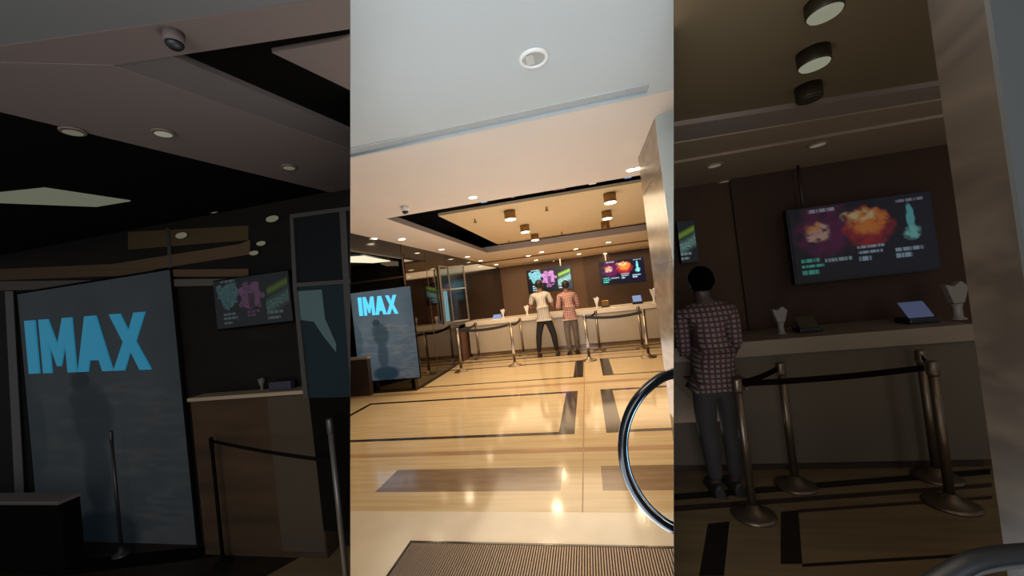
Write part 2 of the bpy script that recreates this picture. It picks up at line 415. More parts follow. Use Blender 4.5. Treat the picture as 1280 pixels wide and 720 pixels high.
for i, (x, y, lb) in enumerate(soff):
    p = downlight(x, y, ZC, .065 if i > 2 else .05, lb, G1, M_['glow'], M_['white'])
    add_light('SPOT', (p.x, p.y, ZC-.03), 26, (255, 228, 190), .08, spot=2.5)
for i, (x, y, lb) in enumerate(bar):
    z = ZC if y < 320 and i in (2, 3, 6, 8) else ZL
    p = downlight(x, y, z, .085, lb, 'small downlights in the bar ceiling', M_['glow'], M_['brass'])
    if i % 2 == 0: add_light('SPOT', (p.x, min(p.y, YB-.5), z-.03), 60, (255, 222, 178), .08, spot=2.4)
# brass surface mounted cans
cans = [(638, 274, 'nearest brass can light in the left row'), (656.5, 290, 'middle brass can light in the left row'), (669, 300, 'farthest brass can light in the left row'),
        (763, 253, 'nearest brass can light in the right row'), (759, 273, 'middle brass can light in the right row'), (757, 285, 'farthest brass can light in the right row, unlit')]
for i, (x, y, lb) in enumerate(cans):
    hcan = .13
    p = onz(x, y, ZP-hcan)
    t = thing('can_light', (p.x, p.y, ZP), lb+' under the cream panel', 'ceiling light', 'brass can lights on the ceiling panel')
    r = .085
    bm = BM(); lathe(bm, (0, 0, 0), [(r, -hcan), (r*1.02, -hcan+.01), (r*1.02, -.0005)], 28); new('can_body', bm, M_['brass'], t)
    bm = BM(); lathe(bm, (0, 0, 0), [(r*.9, -hcan-.012), (r*.96, -hcan-.001)], 28); new('lens', bm, M_['glow'] if i != 5 else M_['brass'], t)
    if i != 5: add_light('SPOT', (p.x, p.y, ZP-hcan-.03), 36, (255, 222, 176), .08, spot=2.6)
# large white gimbal downlight near the entrance
p = onz(667, 72, ZC)
t = thing('gimbal_downlight', (p.x, p.y, ZC), 'large white recessed downlight in the cool white front ceiling', 'downlight')
bm = BM(); lathe(bm, (0, 0, 0), [(.052, -.001), (.054, -.012), (.066, -.012), (.072, -.004), (.072, -.0005)], 40); new('outer_ring', bm, M_['white'], t)
bm = BM(); lathe(bm, (0, 0, 0), [(.052, -.006), (.052, -.0055)], 32); new('reflector', bm, mat('reflector_grey', (150, 158, 158), .4, metal=.2), t)
bm = BM()
for k in range(9): box(bm, -.034+k*.004, -.032+k*.004, -.034, .034, -.0095, -.0065)
new('louvre', bm, M_['white'], t)
# dome camera
p = onz(506, 258, ZC)
t = thing('dome_camera', (p.x, p.y, ZC), 'white dome security camera with dark lens at the recess corner', 'security camera')
bm = BM(); lathe(bm, (0, 0, 0), [(.038, -.055), (.042, -.05), (.042, -.0005)], 24); new('housing', bm, M_['white'], t)
bm = BM(); lathe(bm, (0, 0, 0), [(.006, -.085), (.022, -.078), (.032, -.066), (.034, -.0555)], 24); new('dome', bm, M_['blackp'], t)
# sprinklers
for x, y, lb in ((683, 259, 'small sprinkler head in the middle of the cream ceiling panel'), (593.5, 274, 'small sprinkler head near the front left of the cream panel'), (636, 301, 'small sprinkler head near the back left of the cream panel'), (702, 290, 'small sprinkler head near the back of the cream panel')):
    p = onz(x, y, ZP)
    t = thing('sprinkler_head', (p.x, p.y, ZP), lb, 'sprinkler', 'sprinkler heads')
    bm = BM(); lathe(bm, (0, 0, 0), [(.012, -.045), (.012, -.0005)], 10); new('stem', bm, M_['brass'], t)
    bm = BM(); lathe(bm, (0, 0, 0), [(.03, -.056), (.03, -.0455)], 12); new('deflector', bm, M_['brass'], t)
# fittings in the slot at the front of the recess
for x, y, w, m, lb in ((608, 252.8, .035, 'bluebox', 'small blue box in the dark ceiling slot, left of centre'), (740, 231, .04, 'white', 'small white fitting in the dark ceiling slot, right of centre'),
                       (783, 223.5, .035, 'bluebox', 'small blue box at the right end of the dark ceiling slot'), (644, 248, .02, 'brass', 'tiny brass fitting in the middle of the dark ceiling slot'), (700, 238.5, .07, 'brownpanel', 'long brown fitting in the dark ceiling slot')):
    p = onz(x, y, ZC+.03)
    bm = BM(); box(bm, p.x-w, p.x+w, ty0, ty0+.05, ZC+.001, ZC+.075)
    tag(new('slot_fitting', bm, M_[m], bevel=.004), lb, 'ceiling fitting', 'fittings in the ceiling slot')
# reflected ceiling light, built as a glowing panel in the alcove ceiling
q = [onz(430, 321, ZA), onz(455, 319.5, ZA), onz(489, 326, ZA), onz(466, 328, ZA), onz(430, 327, ZA)]
bm = BM(); prism(bm, [(v.x, min(v.y, YJ-.02), ZA-.012) for v in q], (0, 0, .011)); clip(bm, 'c')
tag(new('reflected_light_panel', bm, M_['reflglow']), 'flat pale light panel reflection, added as a ceiling panel left of centre', 'ceiling light')

# ------------------------------------------------------------------ IMAX poster
def letters(bm, s=1.0, t=.012, off=(0, 0, 0)):
    """block letters in XZ plane, height 1*s, returns width"""
    ox, oy, oz = off
    def P(pts, x):
        prism(bm, [(ox+(x+a)*s, oy, oz+b*s) for a, b in pts], (0, -t, 0))
    P([(0, 0), (.3, 0), (.3, 1), (0, 1)], 0)                                               # I
    P([(0, 0), (.24, 0), (.24, .55), (.42, .12), (.52, .12), (.7, .55), (.7, 0), (.94, 0), (.94, 1), (.68, 1), (.47, .5), (.26, 1), (0, 1)], .42)  # M
    P([(0, 0), (.27, 0), (.34, .2), (.60, .2), (.67, 0), (.94, 0), (.62, 1), (.32, 1)], 1.40)   # A outer
    P([(0, 0), (.28, 0), (.48, .34), (.68, 0), (.96, 0), (.64, .5), (.94, 1), (.66, 1), (.48, .68), (.30, 1), (.02, 1), (.32, .5)], 2.36)  # X
    return 3.32*s
def fbm(x, y, s=0): return noise.fractal(Vector((x, y, s)), 1, 2, 4)
def painted(name, parent, o, ux, uz, w, h, fn, m, nx=90, nz=60):
    """grid plane with painted vertex colours; o = top-left, ux,uz unit vectors"""
    bm = BM(); lay = bm.verts.layers.float_color.new('Col'); g = []
    for j in range(nz+1):
        row = []
        for i in range(nx+1):
            u, v = i/nx, j/nz
            p = bm.verts.new(o + ux*w*u + uz*h*v); c = fn(u, v); p[lay] = (max(0, c[0]), max(0, c[1]), max(0, c[2]), 1); row.append(p)
        g.append(row)
    for j in range(nz):
        for i in range(nx): bm.faces.new((g[j][i], g[j+1][i], g[j+1][i+1], g[j][i+1]))
    if parent: bmesh.ops.translate(bm, verts=bm.verts[:], vec=-parent.location)
    me = bpy.data.meshes.new(name); bm.to_mesh(me); bm.free(); me.materials.append(m)
    ob = bpy.data.objects.new(name, me); COL.objects.link(ob); ob.parent = parent
    return ob
def L3(c): return lin(c)[:3]
def mixc(a, b, t): t = max(0, min(1, t)); return tuple(a[i]*(1-t)+b[i]*t for i in range(3))
def poster_fn(u, v):
    c = mixc(L3((62, 76, 86)), L3((92, 104, 112)), .5+.5*math.sin(u*3)+fbm(u*3, v*3)*.5)
    c = mixc(c, L3((48, 60, 70)), max(0, (v-.6)*1.6))
    s = abs(fbm(u*1.2, v*14, 5))                                  # broad streaks
    if v > .38: c = mixc(c, L3((136, 128, 118)), max(0, .45-s*2.2)*(1-abs(u-.55)))
    # soft standing dark figure, a reflection painted into the artwork
    def soft(cu, cv, ru, rv, k): return max(0, min(1, (1-((u-cu)/ru)**2-((v-cv)/rv)**2)*2.2))*k
    d = max(soft(.38, .365, .075, .045, .75), soft(.44, .50, .15, .14, .6), soft(.44, .72, .10, .18, .6), soft(.46, .93, .24, .09, .85), soft(.40, .44, .12, .06, .5))
    c = mixc(c, L3((22, 44, 56)), d)
    if u < .14: c = mixc(c, L3((40, 70, 78)), soft(.02, .55, .12, .2, .5))
    return c
def poster(name, tl, tr, bl, label, depth, mscreen, mletter, mframe, lt, group=None):
    """tl,tr,bl pixel corners; plane y=depth"""
    a = ony(*tl, depth); b = ony(*tr, depth); c = ony(*bl, depth)
    w = b.x-a.x; h = a.z-c.z
    t = thing(name, (a.x+w/2, depth, c.z), label, 'poster')
    bm = BM(); box(bm, a.x-.02, a.x+w+.02, depth+.001, depth+.03, c.z-.02, a.z+.02); part('frame', t, bm, mframe)
    painted('artwork', t, Vector((a.x, depth-.002, a.z)), Vector((1, 0, 0)), Vector((0, 0, -1)), w, h, poster_fn, mscreen, 60, 90)
    lx0 = ony(*lt[0], depth); lx1 = ony(*lt[1], depth)
    s = (lx1.x-lx0.x)/3.32; hh = lx0.z-lx1.z
    bm = BM(); letters(bm, 1, .012)
    for v in bm.verts: v.co = Vector((lx0.x+v.co.x*s, depth-.004+v.co.y, lx1.z+v.co.z*hh + (1.66-v.co.x)*s*.045 - .022*3.32*s))
    part('imax_lettering', t, bm, mletter)
    return t
poster('cinema_poster', (438, 367), (513, 361), (438, 478), 'tall blue-grey lightbox poster reading IMAX in bright blue, left of the lobby floor', YJ-.02,
       vmat('poster_glow', .75, .15), emat('imax_blue', (90, 205, 255), 1.25), M_['blackgloss'], ((447.5, 372), (498, 389.5)))

yk = YJ-.16; pt_ = ony(459, 446, yk)  # counter reflection in the glass, built as a solid block
t = thing('reflected_side_counter', (pt_.x-.2, yk, 0), 'reflected low counter with pale top, built as a block before the bright IMAX poster', 'counter')
bm = BM(); box(bm, pt_.x-.9, pt_.x-.02, yk+.01, yk+.11, 0, pt_.z-.04); clip(bm, 'c'); part('front_panel', t, bm, mat('dark_taupe_reflection', (62, 50, 44), .4))  # front panel and, next, countertop of the counter reflection
bm = BM(); box(bm, pt_.x-.9, pt_.x, yk, yk+.12, pt_.z-.04, pt_.z); clip(bm, 'c'); part('countertop', t, bm, M_['fascia'])

# ------------------------------------------------------------------ counter
yCF = onz(700, 438).y
zCT = ony(700, 391, yCF).z
cx0 = onz(590, 447).x; cx1 = ony(822, 378, yCF).x+.02
t = thing('service_counter', ((cx0+cx1)/2, yCF, 0), 'long pale stone ticket counter with white top under the menu screens', 'counter')
bm = BM(); box(bm, cx0, cx1-.03, yCF, yCF+.75, .10, zCT-.105); part('front_panel', t, bm, M_['counterf'])
bm = BM(); box(bm, cx0+.02, cx1-.05, yCF+.05, yCF+.7, 0, .10); part('plinth', t, bm, M_['brownm'])
bm = BM(); box(bm, cx0-.06, cx1, yCF-.05, yCF+.85, zCT-.105, zCT); part('countertop', t, bm, M_['countert'], bevel=.01)
bm = BM(); box(bm, XW+.01, cx0-.061, yCF-.45, yCF+.75, 0, zCT-.11); part('end_panel', t, bm, M_['brownpanel'])
bm = BM(); box(bm, XW+.0, cx0-.061, yCF-.5, yCF+.78, zCT-.11, zCT-.03); part('end_top', t, bm, M_['countert'])

# framed glass booth at the left end of the counter
bx0 = XW+.03; yb0 = YE-.55; yb1 = YE+.15
def booth(t, A, B, Cc, z0, z1, zm, r, mf, mg, mp):
    """A,B,Cc plan corners (x,y)"""
    for (x, y) in (A, B, Cc):
        bm = BM(); box(bm, x-r, x+r, y-r, y+r, z0, z1); part('post', t, bm, mf)
    for z, nm in ((z1, 'top_rail'), (zm, 'middle_rail'), (z0, 'bottom_rail')):
        bm = BM()
        for P, Q in ((A, B), (B, Cc)):
            d = Vector((Q[0]-P[0], Q[1]-P[1], 0)); nrm = Vector((-d.y, d.x, 0)).normalized()*r
            p0 = Vector((P[0], P[1], z-r)); p1 = Vector((Q[0], Q[1], z-r))
            prism(bm, [p0-nrm, p0+nrm, p1+nrm, p1-nrm], (0, 0, 2*r))
        part(nm, t, bm, mf)
    for P, Q, m in ((A, B, mg), (B, Cc, mp)):
        bm = BM(); d = Vector((Q[0]-P[0], Q[1]-P[1], 0)); n = Vector((-d.y, d.x, 0)).normalized()*.003
        prism(bm, [Vector((P[0], P[1], z0+r)), Vector((Q[0], Q[1], z0+r)), Vector((Q[0], Q[1], z1-r)), Vector((P[0], P[1], z1-r))], n)
        part('glass_pane', t, bm, m)
pbl = ony(556, 400, YE-.1); pbm = ony(577, 400, YE-.1); pbr = ony(588, 400, YE+.4)
ztop = ony(573, 331, YE-.1).z; zmid = ony(565, 361, YE-.1).z; zbot = ony(572, 402, YE-.1).z
M_['frame'] = mat('brushed_frame', (150, 134, 112), .35, metal=.6)
# the booth leans on the end of the side wall
t = thing('glass_booth', (XW+.03, YE-.3, zbot), 'narrow metal framed dark glass booth at the left end of the counter', 'glass booth')
booth(t, (XW+.025, YE-.38), (XW+.03, YE+.12), (XW+.36, YE+.25), zbot, ztop, zmid, .014, M_['frame'], M_['tealglass'], M_['clearglass'])
bm = BM(); box(bm, XW+.034, XW+.038, YE-.33, YE-.1, zbot+.03, zmid-.03); part('pale_pane', t, bm, emat('pale_pane', (120, 165, 175), .7))

# ------------------------------------------------------------------ menu screens
def blob(u, v, cu, cv, ru, rv): return max(0, 1-((u-cu)/ru)**2-((v-cv)/rv)**2 + .5*noise.fractal(Vector((u*14, v*9, cu*9)), 1, 2, 3))*(1 if abs(u-cu) < 1.25*ru and abs(v-cv) < 1.25*rv else 0)
def textrows(u, v, u0, u1, rows, seed):
    for k, (v0, hh, wid) in enumerate(rows):
        if v0 < v < v0+hh and u0 < u < u0+(u1-u0)*wid:
            return 1.0 if math.sin(u*260+k*9+seed)+math.sin(u*97+seed*3) > -.5 else .25
    return 0
def food(u, v):
    c = mixc(L3((8, 10, 24)), L3((20, 18, 44)), u)
    if u < .46: c = mixc(c, L3((110, 20, 84)), blob(u, v, .25, .36, .26, .42))
    c = mixc(c, L3((236, 190, 170)), blob(u, v, .20, .36, .10, .16)*(1.2+fbm(u*18, v*18)*1.8))
    c = mixc(c, L3((250, 160, 60)), blob(u, v, .17, .28, .08, .09)*1.4*(.6+fbm(u*20, v*20, 2)))
    c = mixc(c, L3((190, 44, 52)), blob(u, v, .56, .36, .19, .30)*1.6)
    c = mixc(c, L3((255, 150, 60)), blob(u, v, .56, .28, .16, .2)*1.6*(.5+1.5*abs(fbm(u*22, v*22, 7))))
    c = mixc(c, L3((255, 225, 160)), blob(u, v, .50, .20, .14, .10)*1.8*(.4+fbm(u*16, v*16, 3)))
    c = mixc(c, L3((120, 220, 225)), blob(u, v, .85, .30, .028, .22)*2.4)
    c = mixc(c, L3((150, 240, 235)), blob(u, v, .85, .50, .07, .10)*1.8*(.7+fbm(u*20, v*20, 4)))
    if u > .72 and .05 < v < .12: c = mixc(c, L3((170, 170, 190)), textrows(u, v, .76, .95, [(.05, .04, 1)], 2))
    c = mixc(c, L3((190, 190, 210)), textrows(u, v, .14, .34, [(.03, .05, 1)], 3))
    c = mixc(c, L3((90, 220, 200)), textrows(u, v, .05, .22, [(.70, .05, .8), (.78, .04, 1), (.85, .06, .7)], 1))
    c = mixc(c, L3((190, 220, 230)), textrows(u, v, .22, .42, [(.72, .05, 1)], 4)*.8)
    c = mixc(c, L3((190, 220, 240)), textrows(u, v, .46, .66, [(.60, .04, 1), (.67, .04, .9), (.74, .06, .5)], 5)*.9)
    c = mixc(c, L3((190, 220, 240)), textrows(u, v, .72, .92, [(.68, .05, 1), (.76, .05, .6)], 6)*.9)
    return tuple(v_*1.0 for v_ in c)
def drinks(u, v):
    c = mixc(L3((10, 12, 18)), L3((22, 26, 36)), u)
    r = math.hypot((u-.19)/.14, (v-.33)/.26) + .45*fbm(u*9, v*6, 9)
    if r < 1: c = mixc(c, L3((150, 225, 235)), .35+.65*abs(math.sin(r*7+fbm(u*9, v*9)*3)))
    r = math.hypot((u-.5)/.16, (v-.38)/.28) + .45*fbm(u*9, v*6, 12)
    if r < 1: c = mixc(c, L3((225, 150, 215)), .4+.8*abs(math.sin(r*6+fbm(u*8, v*8, 2)*3)))
    if abs(u-.5) < .04 and .35 < v < .65: c = mixc(c, L3((90, 20, 80)), .8)
    w = (v-.55)+(u-.86)*.7
    if u > .68 and abs(w) < .2 and u < .98: c = mixc(c, L3((170, 230, 215)), (1-abs(w)/.2)*1.2*(.4+abs(fbm(u*14, v*14, 5))*1.4))
    w = (v-.28)+(u-.84)*.6
    if u > .70 and abs(w) < .1 and u < .98: c = mixc(c, L3((170, 215, 60)), (1-abs(w)/.1)*1.2)
    c = mixc(c, L3((190, 225, 230)), textrows(u, v, .10, .30, [(.02, .05, 1), (.70, .05, .9), (.78, .05, 1), (.87, .05, .6)], 1))
    c = mixc(c, L3((200, 120, 190)), textrows(u, v, .42, .60, [(.70, .04, 1), (.77, .04, .7)], 1))
    c = mixc(c, L3((190, 225, 230)), textrows(u, v, .68, .92, [(.76, .06, .9), (.86, .06, .7)], 6))
    return c
def screen(label, tl, tr, bl, y, fn, ms, zceil, u0=0.0, polex=.4, mp=None, where=None, bez=None, yaw=0, group='wall menu screens', pole=True):
    a = ony(*tl, y); b = ony(*tr, y); c = ony(*bl, y)
    w = b.x-a.x; h = a.z-c.z; z0 = c.z; ztop_ = a.z
    t = thing('menu_screen', (a.x+w/2, y, z0), label, 'menu screen', group)
    bez = bez or M_['blackp']
    bm = BM(); box(bm, a.x-.012*w, a.x+w+.012*w, y+.006, y+.07, z0-.02*w, ztop_+.012*w); part('casing', t, bm, bez, bevel=.004)
    painted('display', t, Vector((a.x, y, ztop_)), Vector((1, 0, 0)), Vector((0, 0, -1)), w, h, lambda u, v: fn(u0+(1-u0)*u, v), ms, 150, 84)
    if pole:
        bm = BM(); rod(bm, (a.x+w*polex, y+.09, ztop_-.1*h), (a.x+w*polex, y+.09, zceil-.003), .02 if y > 6 else .012); part('ceiling_pole', t, bm, mp or M_['white'])
        bm = BM(); box(bm, a.x+w*polex-.06, a.x+w*polex+.06, y+.07, y+.1, ztop_-.5*h, ztop_-.1*h); part('bracket', t, bm, bez)
    return t
YT = 12.4
mscr = vmat('screen_glow', 1.15, .2)
screen('menu screen with round cyan and pink drink pictures, behind the two men', (658, 338.5), (713, 332), (660, 367), YT, drinks, mscr, ZL, polex=.78)
screen('menu screen with orange burger and purple pictures, on the right brown wall', (749, 328), (803.5, 321), (752, 357), YT, food, mscr, ZL, polex=.16)

# ------------------------------------------------------------------ counter items
def flower_stand(px, py, y, z, s, m, label, group):
    p = ony(px, py, y)
    t = thing('napkin_dispenser', (p.x, y, z), label, 'dispenser', group)
    bm = BM(); lathe(bm, (0, 0, 0), [(.05*s, 0.001), (.045*s, .012*s), (.03*s, .02*s), (.028*s, .09*s), (.036*s, .13*s)], 16); new('stem', bm, m, t)
    bm = BM(); prism(bm, [(-.036*s, -.03*s, .131*s), (.036*s, -.03*s, .131*s), (.075*s, -.03*s, .26*s), (.03*s, -.03*s, .31*s), (-.02*s, -.03*s, .27*s), (-.075*s, -.03*s, .29*s)], (0, .06*s, 0)); new('fan_top', bm, m, t, bevel=.008*s)
    return t
zi = zCT+.0
for x, y, lb, s in ((628, 386, 'white fan-topped dispenser at the left end of the counter', .75), (658, 384, 'white fan-topped dispenser left of the man in the striped shirt', .85),
                 (745.5, 376, 'white fan-topped dispenser right of the man in the checked shirt', .9), (817, 368, 'white fan-topped dispenser at the right end by the marble pillar', 1.1)):
    flower_stand(x, y, yCF+.35, zi, s, M_['white'], lb, 'white dispensers on the counter')
def terminal(px, py, y, z, s, mb, mc, label, group):
    p = ony(px, py, y)
    t = thing('payment_terminal', (p.x, y, z), label, 'terminal', group)
    bm = BM(); box(bm, -.11*s, .11*s, -.07*s, .10*s, .001, .05*s); new('base', bm, mb, t, bevel=.01*s)
    bm = BM(); prism(bm, [(-.09*s, -.04*s, .051*s), (.09*s, -.04*s, .051*s), (.09*s, .05*s, .17*s), (-.09*s, .05*s, .17*s)], (0, .015*s, .008*s)); new('screen_panel', bm, mc, t)
    return t
terminal(796, 371, yCF+.4, zi, 1.1, M_['blackp'], M_['bluecard'], 'black terminal with pale blue screen near the right end of the counter', 'terminals on the counter')
terminal(756, 375, yCF+.4, zi, .9, M_['blackp'], M_['brass'], 'low black terminal on the counter below the orange menu screen', 'terminals on the counter')
bm = BM(); p = ony(620, 388, yCF+.3); prism(bm, [(p.x-.12, p.y, zi), (p.x+.12, p.y, zi), (p.x+.1, p.y+.08, zi+.1), (p.x-.1, p.y+.08, zi+.1)], (0, .01, 0))
tag(new('card_holder', bm, M_['bluecard']), 'small pale blue card propped at the left end of the counter', 'card')

# ------------------------------------------------------------------ stanchions
def stanchion(p, h, label, group, ms, mt, s=1.0):
    t = thing('stanchion', (p[0], p[1], p[2]), label, 'stanchion', group)
    bm = BM(); lathe(bm, (0, 0, 0), [(.150*s, .001), (.152*s, .010), (.13*s, .020), (.055*s, .04), (.034*s, .075)], 32); new('base', bm, ms, t)
    bm = BM(); lathe(bm, (0, 0, 0), [(.029*s, .076), (.029*s, h-.09)], 20); new('pole', bm, ms, t)
    bm = BM(); lathe(bm, (0, 0, 0), [(.033*s, h-.089), (.036*s, h-.08), (.036*s, h-.012), (.028*s, h)], 20); new('belt_head', bm, mt, t)
    return t
def belt(p, q, z, label, mb, sag=.04, hh=.028, group='black belts between the stanchions'):
    p = Vector((p[0], p[1], z)); q = Vector((q[0], q[1], z)); d = (q-p); n = 14
    e = d.normalized()*.045; p += e; q -= e; d = q-p
    s = Vector((-d.y, d.x, 0)).normalized()*.002
    bm = BM(); rows = []
    for k in range(n+1):
        u = k/n; c = p + d*u + Vector((0, 0, -sag*4*u*(1-u)))
        rows.append([bm.verts.new(c+a) for a in (s+Vector((0, 0, hh)), -s+Vector((0, 0, hh)), -s-Vector((0, 0, hh)), s-Vector((0, 0, hh)))])
    for a, b in zip(rows, rows[1:]):
        for k in range(4): bm.faces.new((a[k], a[(k+1) % 4], b[(k+1) % 4], b[k]))
    bm.faces.new(rows[0]); bm.faces.new(rows[-1][::-1])
    return tag(new('barrier_belt', bm, mb), label, 'belt', group)
hS = ony(640, 403, onz(645, 458).y).z
GS = 'steel barrier posts in front of the counter'
sp = {}
for k, (x, y, lb) in {'a': (577, 466.5, 'steel barrier post nearest the dark glass wall, leftmost'), 'b': (644, 459, 'steel barrier post at the front, left of the man in the striped shirt'),
                      'c': (655, 446, 'steel barrier post at the back, just left of the man in the striped shirt'), 'd': (599.5, 450.5, 'steel barrier post at the back left against the counter front'),
                      'e': (737, 452.5, 'steel barrier post right of the man in the checked shirt, front row'), 'f': (750, 440, 'steel barrier post behind the front one right of the checked shirt man'),
                      'g': (811, 448.5, 'rightmost steel barrier post, front row near the pillar'), 'h': (803.5, 437, 'steel barrier post against the counter beside the rightmost one')}.items():
    q = onz(x, y-2); sp[k] = q; stanchion((q.x, q.y, 0), hS, lb, GS, M_['steel'], M_['steel'], .95)
for a, b, lb in (('a', 'b', 'long front black belt left of the men'), ('a', 'd', 'short side black belt running to the counter at the far left'), ('b', 'c', 'short side black belt left of the striped shirt man'),
                 ('e', 'g', 'long front black belt right of the men'), ('e', 'f', 'short side black belt right of the checked shirt man'), ('g', 'h', 'short side black belt nearest the pillar')):
    belt(sp[a], sp[b], hS-.05, lb, M_['belt'])

# ------------------------------------------------------------------ escalator plate and handrail
pl0 = onz(513, 680); xl = onz(500, 700).x
yp = (onz(513, 680).y + onz(842, 686).y)/2
t = thing('escalator_plate', (0, yp-.4, 0), 'ridged brown metal escalator floor plate at the bottom of the view', 'floor plate')
bm = BM(); box(bm, xl, .62, .2, yp, .0005, .004); clip(bm, 'c'); part('plate', t, bm, M_['matd'])
bm = BM(); x = xl+.01; k = 0
while x < .6:
    box(bm, x, x+.0072, .9, yp-.01, .004, .012); x += .0142
clip(bm, 'c'); part('ridges', t, bm, M_['mat'])
bm = BM(); box(bm, xl-.012, .62, yp, yp+.014, .0005, .008); box(bm, xl-.012, xl, .2, yp, .0005, .008); clip(bm, 'c'); part('edging', t, bm, M_['blackm'])
arc = [(850, 463), (838, 466), (825, 471), (810, 482), (797, 496), (786, 515), (779, 537), (777, 560), (780, 585), (787, 605), (798, 624), (811, 640), (825, 652), (838, 660), (850, 665)]
def catmull(P, n=6):
    out = []
    for i in range(len(P)-1):
        p0 = P[max(i-1, 0)]; p1 = P[i]; p2 = P[i+1]; p3 = P[min(i+2, len(P)-1)]
        for k in range(n):
            t_ = k/n
            out.append(tuple(.5*((2*p1[j])+(-p0[j]+p2[j])*t_+(2*p0[j]-5*p1[j]+4*p2[j]-p3[j])*t_**2+(-p0[j]+3*p1[j]-3*p2[j]+p3[j])*t_**3) for j in range(len(p1))))
    out.append(P[-1]); return out
def handrail(arc, P0, dirv, label, r, mr, mi, where, shrink, cen):
    n = Vector((-dirv[1], dirv[0], 0)).normalized()
    def hit(px, py): d = ray(px, py); return C + d*((Vector(P0)-C).dot(n)/d.dot(n))
    c3 = [hit(*q) for q in catmull(arc)]
    t = thing('escalator_handrail', (c3[0].x, c3[0].y, min(v.z for v in c3)), label, 'handrail')
    bm = BM(); tube(bm, c3, r, 16, 0, 1.3, ref=n); clip(bm, where); part('rubber_rail', t, bm, mr)
    cc = hit(*cen)
    inner = [v+(cc-v).normalized()*shrink for v in c3]
    bm = BM(); tube(bm, inner, r*.36, 10, ref=n); clip(bm, where); part('inner_track', t, bm, mi)
    return t
pr_ = ray(842, 665); dd = pr_*(1.85/pr_.y)
handrail(arc, C+dd, (1, .35), 'glossy black escalator handrail loop at the lower right of the lobby', .0175, M_['rubber'], M_['rim'], 'c', .026, (880, 563))

# ================================================================== PEOPLE
def skin_obj(name, J, E, m, parent, root, sub=2):
    """J name->(pos, r) ; grows one continuous surface along the edges"""
    me = bpy.data.meshes.new(name); names = list(J)
    me.from_pydata([J[n][0] for n in names], [(names.index(a), names.index(b)) for a, b in E], [])
    o = bpy.data.objects.new(name, me); COL.objects.link(o)
    mo = o.modifiers.new('skin', 'SKIN'); mo.use_smooth_shade = True; mo.branch_smoothing = .4
    if not me.skin_vertices: 
        bpy.context.view_layer.objects.active = o
    lay = me.skin_vertices[0].data if me.skin_vertices else me.attributes
    for i, n in enumerate(names):
        r = J[n][1]; r = r if isinstance(r, tuple) else (r, r)
        lay[i].radius = r; lay[i].use_root = (n == root)
    ss = o.modifiers.new('sub', 'SUBSURF'); ss.levels = sub; ss.render_levels = sub
    bpy.context.view_layer.update()
    dg = bpy.context.evaluated_depsgraph_get()
    me2 = bpy.data.meshes.new_from_object(o.evaluated_get(dg)); me2.name = name
    bpy.data.objects.remove(o); bpy.data.meshes.remove(me)
    for p in me2.polygons: p.use_smooth = True
    me2.materials.clear(); me2.materials.append(m)
    o = bpy.data.objects.new(name, me2); COL.objects.link(o); o.parent = parent
    return o
